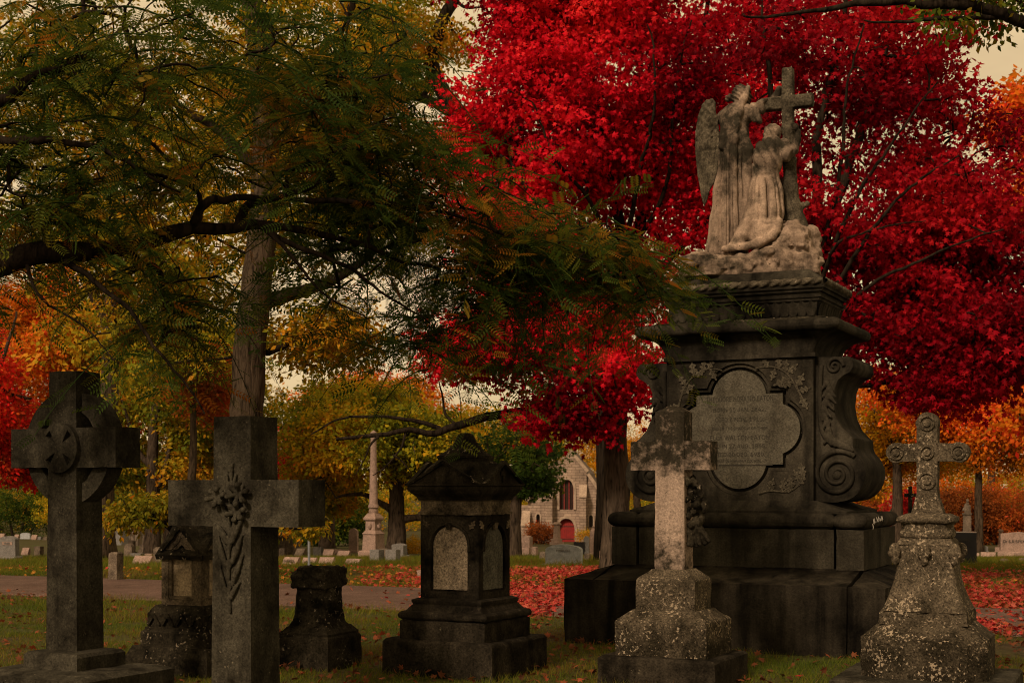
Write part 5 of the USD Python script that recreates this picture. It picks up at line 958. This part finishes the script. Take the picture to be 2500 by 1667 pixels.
# scarlet maple
tm = gbase(1502, 25.0)
tree('red_maple', 'scarlet maple with long bare lower limb, trunk left of the tall monument', ([tm, at(1502, 1200, 25), at(1506, 1020, 25), at(1512, 860, 25.1), at(1530, 620, 25.3)], .235, .15),
     [(W((1490, 1065, 25), (1440, 1045, 24.9), (1380, 1020, 24.8), (1280, 1005, 24.6), (1180, 1018, 24.5), (1105, 1040, 24.4), (1060, 1055, 24.4), (1000, 1050, 24.3), (925, 1066, 24.2), (820, 1072, 24.2)), .115, .03),
      (W((1075, 1050, 24.4), (1020, 1030, 24.4), (940, 1015, 24.3), (850, 1020, 24.2), (760, 1060, 24)), .045, .012), (W((990, 1052, 24.3), (985, 1080, 24.3), (950, 1130, 24.2), (910, 1160, 24.2)), .028, .008), (W((1115, 1040, 24.4), (1085, 1000, 24.5), (1078, 960, 24.6), (1070, 920, 24.7)), .03, .008), (W((925, 1066, 24.2), (905, 1085, 24.2), (890, 1120, 24.2), (868, 1160, 24.2)), .024, .006),
      (W((960, 1110, 24.2), (985, 1130, 24.2), (1005, 1155, 24.2)), .018, .006),
      (W((1515, 900, 25.1), (1440, 700, 24.6), (1330, 520, 24.2), (1220, 380, 24)), .11, .03), (W((1525, 700, 25.2), (1500, 480, 25), (1450, 250, 25), (1420, -50, 25)), .11, .03), (W((1530, 640, 25.3), (1600, 420, 25.6), (1680, 200, 25.8), (1750, -100, 26)), .12, .03), (W((1520, 800, 25.1), (1620, 650, 25), (1740, 520, 25), (1840, 380, 25.2)), .09, .02),
      (W((1510, 760, 25), (1400, 600, 24), (1290, 500, 23.2), (1170, 430, 22.8)), .05, .012), (W((1515, 700, 25), (1450, 520, 23.8), (1370, 400, 23.2), (1300, 250, 23)), .05, .012), (W((1520, 640, 25), (1560, 420, 24), (1600, 260, 23.4), (1580, 60, 23.2)), .05, .012), (W((1505, 850, 25), (1420, 780, 23.8), (1300, 720, 23.2), (1180, 740, 22.9)), .045, .012), (W((1530, 620, 25), (1640, 400, 24.2), (1650, 200, 23.8), (1700, 20, 23.6)), .045, .012)],
     [blob(1300, 420, 24.6, 230, 330, 1.9, 380), blob(1600, 200, 25.4, 360, 330, 2.2, 520), blob(1420, 700, 24.4, 260, 180, 1.7, 280), blob(1250, 840, 24.3, 190, 100, 1.4, 130), blob(1480, 910, 24.2, 180, 90, 1.2, 110), blob(1350, 1000, 24.2, 90, 65, .7, 40), blob(1700, 480, 25.6, 260, 330, 2.0, 280), blob(1400, -130, 25.5, 380, 220, 2.6, 260), blob(1270, 140, 25, 100, 110, 1.4, 60), blob(1340, 60, 25.2, 160, 130, 1.6, 110), blob(1800, 30, 26.5, 230, 150, 2, 90), blob(2150, 10, 26.5, 150, 80, 2, 26), blob(1190, 330, 24.6, 90, 130, 1, 50), blob(1430, 1040, 24.2, 50, 35, .5, 12), blob(1120, 860, 24.2, 80, 60, .9, 40)],
     red_sprays, L_red, B_map, 31, 620, .55, r0=.014, rmin=.007, lbark=B_dark, leaves=(ML, 220, .088, lambda P: P[:, 1] + 50 * (P[:, 2] > 8)))
# deep red maple behind the monument
t2 = gbase(1985, 21.0)
tree('red_maple', 'deep red maple spreading behind the statue and over the right side', ([t2, at(1985, 1000, 21), at(1990, 760, 21), at(2000, 560, 21.2)], .24, .16),
     [(W((1985, 800, 21), (2080, 640, 21.2), (2200, 480, 21.4), (2330, 330, 21.6)), .09, .02), (W((1990, 680, 21), (2060, 430, 21.3), (2130, 220, 21.6), (2200, -40, 22)), .10, .025), (W((1995, 620, 21.1), (1990, 380, 21.4), (2040, 150, 21.8), (2080, -100, 22)), .09, .025), (W((1985, 860, 21), (2130, 800, 21), (2300, 690, 21), (2480, 600, 21)), .08, .02), (W((1990, 700, 21), (1930, 480, 21.4), (1880, 250, 21.8), (1860, 0, 22)), .09, .02), (W((1985, 960, 21), (2160, 930, 20.6), (2330, 912, 20.4), (2500, 880, 20.3)), .05, .016),
      (W((1985, 820, 21), (2090, 620, 20.0), (2210, 470, 19.7), (2340, 380, 19.6)), .04, .010), (W((1990, 740, 21), (2080, 500, 20.2), (2170, 360, 19.9), (2290, 200, 19.8)), .04, .010), (W((1990, 700, 21), (2050, 400, 20.4), (2070, 220, 20.2), (2110, 60, 20.1)), .036, .010), (W((1985, 860, 21), (2120, 700, 20), (2280, 620, 19.6), (2450, 560, 19.5)), .036, .010), (W((1988, 780, 21), (2040, 600, 20.1), (2140, 560, 19.8), (2260, 540, 19.7)), .028, .008)],
     [blob(2050, 250, 22, 260, 300, 1.8, 190), blob(2250, 200, 21.8, 180, 230, 1.6, 85), blob(2200, 560, 21.4, 270, 200, 1.7, 200), blob(2420, 560, 21.4, 190, 220, 1.6, 110), blob(2180, 800, 21, 190, 150, 1.5, 170), blob(2420, 830, 20.6, 190, 140, 1.4, 160), blob(2300, 960, 20.4, 90, 50, .7, 26), blob(1900, 560, 21.8, 130, 260, 1.5, 90), blob(2150, -120, 22, 300, 160, 2, 70), blob(2500, 300, 22, 70, 170, 1, 24)],
     red_sprays, L_dred, B_dark, 41, 700, .6, r0=.013, rmin=.007, leaves=(ML, 220, .088, lambda P: P[:, 1] + 50 * (P[:, 2] > 7)), clip=lambda P: ~((P[:, 0] / P[:, 1] * F + CX > 2385) & (np.abs(1185 - (P[:, 2] - H) / P[:, 1] * F - 165) < 95)))
# overhanging bough at top right; most of its crown is unseen, shading the front graves
tr = gbase(2950, 13.0)
tree('overhanging_tree', 'tree whose long bough crosses the top right corner, its unseen crown darkening the front graves', ([tr, at(2940, 700, 13), at(2900, 200, 13), at(2850, -200, 13)], .25, .16),
     [(W((2900, 180, 13), (2650, 90, 13), (2500, 52, 13), (2390, 12, 13), (2250, 6, 13), (2100, 12, 13), (1980, 32, 13), (1820, 42, 13)), .075, .010), (W((2520, 55, 13), (2420, 42, 13), (2300, 46, 13), (2200, 56, 13), (2110, 50, 13)), .030, .008), (W((2560, 70, 13), (2500, 20, 13), (2450, -60, 13)), .03, .012)],
     [blob(2460, 15, 13.2, 90, 40, .5, 14), blob(2380, -50, 13.2, 170, 50, .7, 26), blob(2320, 40, 13, 50, 16, .3, 3), blob(2800, -100, 13, 250, 150, 1, 60), (np.array([7.0, 11.5, 6.8]), (2.6, 3.0, 1.4), 260), (np.array([6.0, 7.0, 6.8]), (2.6, 3.0, 1.3), 260), (np.array([8.5, 8.0, 4.2]), (1.8, 4.0, 2.2), 260)],  # last three lobes are out of view, placed to darken the stones' right faces
     [cluster(OV, 60, .34, .085, 500 + k, .7, .5, .5) for k in range(3)], L_green, B_dark, 51, 90, 1.0, r0=.006, smin_=.5, smax=1.0, clip=lambda P: (P[:, 0] > .375 * P[:, 1]) | (1185 - (P[:, 2] - H) / P[:, 1] * F < 75))

# trees further off: (name, label, base px, D, trunk r, trunk path, limbs, blobs, leaf, sprays)
def far_tree(name, label, px, D, r, top, blobs, leaf, limbs=(), sprays=None, seed=0, bark=None, n=150, group=None, r0=.02):
    b = gbase(px, D); pts = [b, at(px + (top[0] - px) * .3, (YH + 120 + top[1]) / 2, D), at(*top, D)]
    return tree(name, label, (pts, r, r * .45), [(W(*[(x, y, D) for x, y in l]), r * .45, r * .12) for l in limbs], blobs, sprays or far_sprays, leaf, bark or B_far, seed, n, .3, .5, r0=r0, smin_=.8, smax=1.4, group=group)
far_tree('oak_tree', 'dark trunked yellow green oak left of the domed tomb', 969, 62, .42, (960, 1080), [blob(860, 1080, 63, 190, 110, 4, 230), blob(1010, 1020, 64, 150, 100, 4, 150), blob(860, 980, 66, 140, 60, 4, 90), blob(1080, 1120, 63, 120, 110, 3.5, 130), blob(800, 1190, 66, 110, 70, 3, 90), blob(1130, 1220, 64, 80, 60, 2.5, 50)], L_oak,
     [((968, 1250), (930, 1230), (880, 1205), (820, 1215)), ((968, 1180), (1010, 1160), (1060, 1150), (1100, 1110)), ((972, 1270), (1040, 1262), (1100, 1258), (1160, 1220)), ((965, 1150), (900, 1100), (840, 1060))], seed=61)
far_tree('orange_tree', 'orange brown tree crowning the row left of the maple limb', 800, 90, .45, (800, 1000), [blob(820, 1000, 90, 110, 65, 4, 110), blob(930, 960, 92, 130, 60, 4, 110), blob(775, 1090, 90, 55, 80, 4, 50), blob(1040, 1010, 92, 90, 60, 4, 60)], L_orange, seed=62)
far_tree('green_tree', 'dark green leaning tree in front of the chapel gable', 1251, 56, .30, (1290, 1090), [blob(1310, 1125, 56, 85, 60, 2.2, 70), blob(1240, 1085, 57, 100, 70, 2.4, 70), blob(1345, 1180, 56, 45, 26, 1.2, 26), blob(1295, 1165, 56, 55, 45, 1.4, 44), blob(1270, 1190, 56, 50, 30, 1.2, 20)], L_green, [((1252, 1230), (1300, 1150), (1350, 1110)), ((1252, 1200), (1310, 1190), (1370, 1180))], seed=63, sprays=oak_sprays)
far_tree('yellow_tree', 'yellow green tree behind the domed tomb finial', 1180, 96, .4, (1180, 1080), [blob(1180, 1080, 96, 120, 90, 4, 130), blob(1290, 1060, 100, 110, 70, 4, 100), blob(1360, 1020, 150, 110, 60, 5, 80), blob(1120, 1180, 96, 90, 90, 4, 90)], L_oak, seed=64)
far_tree('yellow_tree', 'yellow orange tree behind the right side of the chapel', 1560, 150, .5, (1540, 1100), [blob(1530, 1120, 150, 150, 90, 6, 240), blob(1640, 1130, 150, 100, 110, 6, 120), blob(1430, 1080, 155, 100, 60, 6, 110)], L_gold, seed=65, n=100)
far_tree('red_tree', 'small scarlet tree beside the flower cross arm', 705, 85, .25, (705, 1130), [blob(705, 1100, 85, 42, 62, 2, 60), blob(722, 1160, 85, 40, 30, 2, 30)], L_red, seed=66, n=50)
far_tree('orange_tree', 'flaming orange tree behind the ringed cross', 150, 70, .4, (160, 900), [blob(170, 900, 70, 170, 120, 4.5, 230), blob(250, 1010, 70, 120, 100, 4, 120), blob(60, 800, 74, 150, 130, 4.5, 150), blob(120, 720, 74, 160, 100, 4, 110)], L_orange, seed=67)
far_tree('red_tree', 'red leaved tree at the left edge beyond the ringed cross', -60, 60, .35, (-20, 950), [blob(-20, 1060, 60, 110, 120, 3.5, 170), blob(-60, 900, 60, 100, 130, 3.5, 110), blob(110, 1130, 62, 60, 50, 2.5, 40)], L_flame, [((-55, 1000), (0, 900), (40, 760)), ((-50, 900), (30, 960), (80, 975))], seed=68)
far_tree('olive_tree', 'olive green tree with twin dark trunks behind the ringed cross', 372, 64, .36, (380, 950), [blob(420, 980, 66, 190, 150, 4.5, 260), blob(330, 1130, 66, 130, 60, 4, 80), blob(560, 1010, 68, 140, 140, 4.5, 150), blob(480, 1120, 66, 110, 80, 4, 90), blob(300, 820, 70, 220, 130, 5, 170)], L_olive, [((376, 1200), (410, 1120), (430, 1020)), ((374, 1150), (330, 1080), (300, 980))], seed=69)
far_tree('olive_tree', 'second dark trunk standing right of the twin trunks', 412, 66, .3, (420, 1000), [blob(520, 880, 70, 160, 120, 4.5, 150)], L_oak, seed=70, n=60)
far_tree('pale_trunk_tree', 'tree with a pale trunk just left of the flower cross', 470, 58, .22, (472, 950), [blob(520, 940, 60, 100, 90, 3, 70)], L_rust, seed=71, n=60, bark=B_grey)
wb = gbase(1500, 44.0)
tree('willow_tree', 'tall light olive tree showing sky between its boughs at top', ([wb, at(1490, 900, 44), at(1330, 560, 44.5), at(1120, 280, 45)], .5, .32),
     [(W((1120, 280, 45), (1058, 150, 45), (1075, 60, 45), (1118, -20, 45), (1160, -120, 45)), .26, .14), (W((1120, 285, 45), (1060, 252, 45), (967, 230, 45), (900, 250, 45)), .2, .06), (W((1062, 170, 45), (1020, 240, 45), (960, 225, 45)), .1, .04), (W((1080, 60, 45), (1000, 110, 45), (900, 190, 45), (830, 260, 45)), .06, .02), (W((760, -60, 45), (735, 20, 45), (715, 70, 45)), .16, .1), (W((1110, 0, 45), (1150, 20, 45), (1200, 10, 45)), .06, .02)],
     [blob(920, 130, 45, 110, 150, 3, 90), blob(1010, 100, 46, 110, 120, 3, 70), blob(850, 380, 46, 170, 130, 3, 110), blob(990, 350, 46, 110, 60, 2.5, 30), blob(800, -150, 46, 300, 160, 4, 120), blob(1130, 90, 46, 60, 50, 1.5, 8)], far_sprays, L_olive, B_dark, 72, 160, .3, .5, r0=.02, smin_=.6, smax=1.0)
far_tree('tall_oak', 'tall olive and orange tree filling the gaps behind the locust boughs', 250, 52, .45, (300, 500), [blob(180, 560, 52, 260, 180, 3.5, 150), blob(120, 250, 52, 260, 200, 3.5, 130), blob(480, 330, 53, 260, 230, 3.5, 150), blob(430, 700, 54, 170, 90, 3, 60), blob(760, 250, 53, 160, 170, 3, 60)], L_olive, [((300, 700), (380, 400), (330, 250)), ((270, 800), (150, 600), (30, 480))], seed=79, bark=B_grey)
far_tree('orange_tree', 'orange and yellow tree with forked slender trunk at right', 2391, 75, .22, (2375, 900), [blob(2330, 1010, 76, 150, 90, 4, 170), blob(2470, 1060, 74, 120, 110, 4, 130), blob(2230, 950, 78, 130, 60, 4, 90), blob(2440, 950, 78, 110, 70, 4, 80)], L_orange, [((2390, 1100), (2360, 1060), (2330, 1050)), ((2388, 1060), (2400, 980), (2430, 930))], seed=73, bark=B_grey)
far_tree('yellow_tree', 'mottled yellow green tree right of the tall monument', 2190, 82, .35, (2190, 1000), [blob(2150, 1040, 84, 130, 100, 4, 170), blob(2260, 1100, 84, 120, 70, 4, 110), blob(2100, 1140, 86, 90, 80, 4, 80)], L_gold, [((2190, 1150), (2150, 1020), (2110, 990)), ((2190, 1230), (2165, 1270), (2150, 1300))], seed=74)
far_tree('orange_tree', 'bright orange tree glowing at the right edge above', 2560, 40, .3, (2540, 400), [blob(2510, 270, 40, 75, 60, 2, 50), blob(2560, 420, 40, 90, 150, 2, 70), blob(2520, 1010, 50, 60, 60, 2, 30)], L_orange, seed=75, n=60)
far_tree('green_tree', 'broad green tree behind the red maple limb and tomb', 1320, 170, .5, (1320, 1060), [blob(1000, 1130, 170, 330, 110, 8, 240), blob(1350, 1130, 175, 250, 110, 8, 190), blob(650, 1180, 170, 200, 100, 8, 130)], L_olive, seed=76, n=60)
far_tree('green_tree', 'far green tree massed behind the ringed cross', 330, 160, .5, (330, 1000), [blob(250, 1100, 160, 260, 130, 8, 260), blob(560, 1100, 160, 200, 130, 8, 180), blob(60, 1000, 165, 200, 180, 8, 220)], L_olive, seed=77, n=60)
far_tree('amber_tree', 'far amber tree filling the right background', 2420, 150, .5, (2420, 1000), [blob(2350, 1120, 150, 250, 110, 7, 280), blob(2120, 1150, 155, 130, 100, 7, 120), blob(2500, 980, 150, 160, 120, 7, 140)], L_orange, seed=78, n=60)
# shrubs and hedges
def woodland(name, label, px0, px1, D0, D1, h0, h1, leaf, n, seed):
    g = np.random.default_rng(seed); px = g.uniform(px0, px1, n); D = g.uniform(D0, D1, n); x = (px - CX) / F * D; hm = h0 + (h1 - h0) * meshkit.noise(np.column_stack([x * .06, D * .03, 0 * x]), seed); z = ground(x, D) + hm * g.random(n) ** .7
    p = instancer(None, name, np.column_stack([x, D, z]), quat(g, n, .6), g.uniform(1.8, 3.0, n), far_sprays, leaf); tag(p, label, 'woodland')
woodland('far_woodland', 'far off wood of olive and amber trees closing the view', -250, 2800, 215, 300, 6, 15, L_olive, 2600, 5)
def shrub(name, label, px, D, yt, half, leaf, sprays=None, seed=0, n=80,  deep=None, cat_='shrub', dens=1.0):
    s = D / F; b = gbase(px, D); h = H - (yt - YH) * s - b[2]; w = half * s; deep = deep or w * .8; g = np.random.default_rng(seed); t = thing(name, label, cat_, (0, 0, 0))
    P = unit(g.normal(size=(n, 3))) * (g.random((n, 1)) ** .4); P = b + np.array([0, 0, h * .5]) + P * [w, deep, h * .52]; sk = np.array([b + [g.normal(0, w * .15), g.normal(0, deep * .2), h * k / 6] for k in range(1, 4) for _ in range(4)])
    for k in range(4): part(t, 'stem', tube(bez([b + [.1 * (k - 1.5) * w, 0, 0], b + [.25 * (k - 1.5) * w, .1, h * .35], b + [.42 * (k - 1.5) * w, 0, h * .75]], 8), np.linspace(.05, .015, 8) * h / 2, 6), B_far, True)
    instancer(t, 'foliage', P, quat(g, n, .6), g.uniform(.8, 1.3, n) * min(1.0, h / 1.6), sprays or far_sprays, leaf)
shrub('shrub', 'dark green shrub mass at far left behind the lawn', 40, 150, 1165, 150, L_green, seed=81, n=240, deep=4)
shrub('shrub', 'yellow green shrub just left of the ringed cross', 180, 140, 1180, 90, L_oak, seed=82, n=140, deep=3)
shrub('shrub', 'dark shrubs between the weeping tree and flower cross', 330, 150, 1190, 130, L_green, seed=83, n=220, deep=4)
shrub('shrub', 'dark green bush row behind the pink slant markers', 790, 100, 1200, 110, L_green, seed=84, n=220, deep=3)
shrub('shrub', 'brownish clipped shrub left of the red chapel door', 1319, 112, 1277, 36, L_rust, seed=85, n=70, deep=1.0, sprays=mid_sprays)
shrub('shrub', 'low green shrub right of the chapel door', 1445, 114, 1290, 34, L_olive, seed=86, n=46, deep=1.0, sprays=mid_sprays)
shrub('shrub', 'golden leaved low shrub left of the domed tomb', 1010, 72, 1312, 34, L_gold, seed=87, n=50, deep=1, sprays=mid_sprays)
shrub('shrub', 'scarlet bush right of the tall monument', 2215, 95, 1195, 50, L_redbush, seed=88, n=120, deep=2)
shrub('shrub', 'long rust red hedge behind the right graves', 2400, 110, 1190, 170, L_rust, seed=89, n=360, deep=3)
shrub('shrub', 'dark shrub gap under the rust hedge at right', 2480, 120, 1230, 80, L_green, seed=90, n=130, deep=3)
shrub('shrub', 'rust brown bush between monument and scarlet bush', 2110, 105, 1200, 60, L_rust, seed=92, n=110, deep=2)
for k, (px, lab) in enumerate(((825, 'low clipped bush between two pink slant markers'), (893, 'round clipped bush right of the last slant marker'))): shrub('clipped_bush', lab, px, 38 - k * 2, 1362, 14, L_green, [cluster(OV, 60, .25, .05, 600 + k, .8, .2, .4)], seed=93 + k, n=30, deep=.25, cat_='bush')
# weeping tree on the left lawn
wt = gbase(440, 23.0)
tree('weeping_tree', 'low spreading yellow green weeping tree with crooked dark trunk', ([wt, at(432, 1370, 23), at(425, 1310, 23), at(430, 1270, 23), at(470, 1250, 23)], .10, .07),
     [(W((425, 1300, 23), (380, 1270, 22.9), (320, 1265, 22.8), (275, 1285, 22.8)), .06, .015), (W((470, 1250, 23), (560, 1262, 23.2), (680, 1290, 23.3), (780, 1290, 23.3)), .06, .015)],
     [blob(350, 1245, 22.9, 85, 34, .8, 80), blob(300, 1270, 22.7, 45, 30, .5, 34), blob(410, 1235, 23, 50, 26, .7, 34), blob(560, 1250, 23.2, 110, 24, .8, 50), blob(745, 1292, 23.3, 60, 14, .5, 18), blob(790, 1265, 23.4, 40, 26, .4, 10)],
     [cluster(OV, 26, .20, .085, 520 + k, .8, 1.0, .4) for k in range(4)], leafy('weeping_tree_leaves', [(0, (.05, .07, .006)), (.45, (.16, .14, .008)), (.7, (.36, .20, .009)), (1, (.5, .14, .01))], .4, 1.4, .4), B_dark, 95, 70, 1.2, r0=.008)
# ---------------------------------------------------------------- turf and fallen leaves
g = np.random.default_rng(7)
def tuft(n, half, h, seed):
    q = np.random.default_rng(seed); b = q.uniform(-half, half, (n, 2)); a = q.uniform(0, 2 * np.pi, n); hh = h * q.uniform(.5, 1.3, n); w = q.uniform(.0025, .005, n); lean = q.normal(0, .6, (n, 2)) * hh[:, None]
    c, s = np.cos(a) * w, np.sin(a) * w; z = np.zeros(n)
    v = np.stack([np.column_stack([b[:, 0] - c, b[:, 1] - s, z - .01]), np.column_stack([b[:, 0] + c, b[:, 1] + s, z - .01]), np.column_stack([b[:, 0] + lean[:, 0], b[:, 1] + lean[:, 1], hh])], 1)
    return v.reshape(-1, 3), np.arange(3 * n).reshape(-1, 3), np.repeat(q.normal(.5, .2, n), 3)
L_grass = leafy('lawn_grass', [(0, (.045, .065, .008)), (.4, (.085, .11, .010)), (.6, (.13, .13, .012)), (.85, (.16, .095, .02)), (1, (.16, .075, .024))], .45, .55, .3, .7)
def off_path(x, y): a = y + x * math.tan(math.radians(PTH)); return (a < PA - .05) | (a > PB + .05)
P = []
for y0, y1, step in ((8.6, 16, .36), (16, 28, .55), (28, 60, 1.0)):
    for y in np.arange(y0, y1, step):
        hw = y * .40 + 1; xs = np.arange(-hw, hw, step); P.append(np.column_stack([xs + g.uniform(-.5, .5, len(xs)) * step, y + g.uniform(-.5, .5, len(xs)) * step, np.full(len(xs), step)]))
P = np.vstack(P); P = P[off_path(P[:, 0], P[:, 1])]; P = P[~((P[:, 1] < 14) & (meshkit.fbm(np.column_stack([P[:, 0] * .7, P[:, 1] * .7, 0 * P[:, 0]]), 3, 21) > .56 - .05 * np.clip(P[:, 0] / 3, -.6, 1)))]; pos = np.column_stack([P[:, 0], P[:, 1], ground(P[:, 0], P[:, 1])])
gr = instancer(None, 'grass', pos, quat(g, len(pos), .0), P[:, 2] / .40 * .62 * g.uniform(.7, 1.5, len(P)), [tuft(260, .42, .045 + .012 * k, 700 + k) for k in range(5)], L_grass)
tag(gr, 'short autumn lawn grass around the graves', 'grass')
# fallen leaves: a red carpet beyond the path, thin scatter elsewhere
def litter(x, y, size, tone, seed):
    q = np.random.default_rng(seed); n = len(x); z = ground(x, y) + q.uniform(.015, .06, n); d = q.normal(size=(n, 3)) * [1, 1, .35]; u = q.normal(size=(n, 3)) * .45 + [0, 0, .8]
    return place_leaves(ML, np.column_stack([x, y, z]), d, u, size, q, tone)
L_litter = leafy('fallen_leaf_litter', [(0, (.07, .028, .014)), (.25, (.16, .05, .02)), (.45, (.30, .07, .03)), (.6, (.30, .016, .018)), (.8, (.40, .05, .04)), (1, (.50, .13, .085))], .12, .9, .2, .6)
L_lity = leafy('fallen_yellow_litter', [(0, (.16, .07, .015)), (.5, (.36, .17, .02)), (1, (.5, .16, .03))], .2, .9, .2, .6)
def rnd(n, a0, a1, y0=0):
    """n places between the rows a0 and a1 beyond the path, across the view."""
    t = g.uniform(-30, 20, n); a = g.uniform(a0, a1, n); return t * PD[0], a + t * PD[1]
x, y = rnd(300000, PA - .2, PB + 9.5); px = x / np.maximum(y, 1) * F + CX
a = y + x * math.tan(math.radians(PTH)); dens = np.where(px > 600, .045 + .95 * np.clip((px - 860) / 380, 0, 1), .012) * np.clip((PB + 9.0 - a) / 4.0, 0, 1) * np.where(a < PB, np.clip((px - 980) / 300, .03, 1), 1) * np.where(px > 2250, .9, 1)
dens = dens * (.35 + 1.3 * (meshkit.fbm(np.column_stack([x * .5, y * .5, 0 * x]), 3, 4) > .47)); ok = (g.random(len(x)) < dens * .62) & (np.abs(px - 1250) < 1450) & (y > 9)
v, f, tn = litter(x[ok], y[ok], g.uniform(.045, .085, ok.sum()), g.normal(.62, .2, ok.sum()), 5)
lt_ = part(None, 'leaf_litter', (v, f), L_litter, False, tone=tn, kind='stuff'); tag(lt_, 'carpet of fallen red maple leaves beyond the path', 'fallen leaves')
n = 5200; y = 9 + 11 * g.random(n) ** .8; x = g.uniform(-1, 1, n) * y * .42; k = meshkit.fbm(np.column_stack([x * .8, y * .8, 0 * x]), 3, 9); ok = (k > .46) | (g.random(n) < .25)
ok &= off_path(x, y) | (g.random(n) < .25)
v, f, tn = litter(x[ok], y[ok], g.uniform(.04, .078, ok.sum()), g.normal(.17, .13, ok.sum()), 6)
lt_ = part(None, 'leaf_scatter', (v, f), L_litter, False, tone=tn, kind='stuff'); tag(lt_, 'brown and red leaves scattered over the near grass', 'fallen leaves')
n = 5200; y = 21 + 30 * g.random(n); x = g.uniform(-1, 1, n) * y * .40; ok = off_path(x, y)
v, f, tn = litter(x[ok], y[ok], g.uniform(.05, .085, ok.sum()), g.normal(.5, .2, ok.sum()), 8)
lt_ = part(None, 'leaf_scatter', (v, f), L_lity, False, tone=tn, kind='stuff'); tag(lt_, 'yellow leaves scattered over the far lawn', 'fallen leaves')
# single leaves lying nearest the camera
k = 0
while k < 60:
    yy = 9.6 + 3.6 * g.random(); xx = g.uniform(-1, 1) * yy * .36
    v, f, tn = litter(np.array([xx]), np.array([yy]), np.array([g.uniform(.05, .08)]), np.array([g.normal(.24, .15)]), 900 + k); c = v.mean(0)
    lf_ = part(None, 'fallen_leaf', (v, f), L_litter, False, tone=tn); tag(lf_, 'single fallen maple leaf lying on the near grass', 'fallen leaf', 'fallen leaves on the near grass'); k += 1
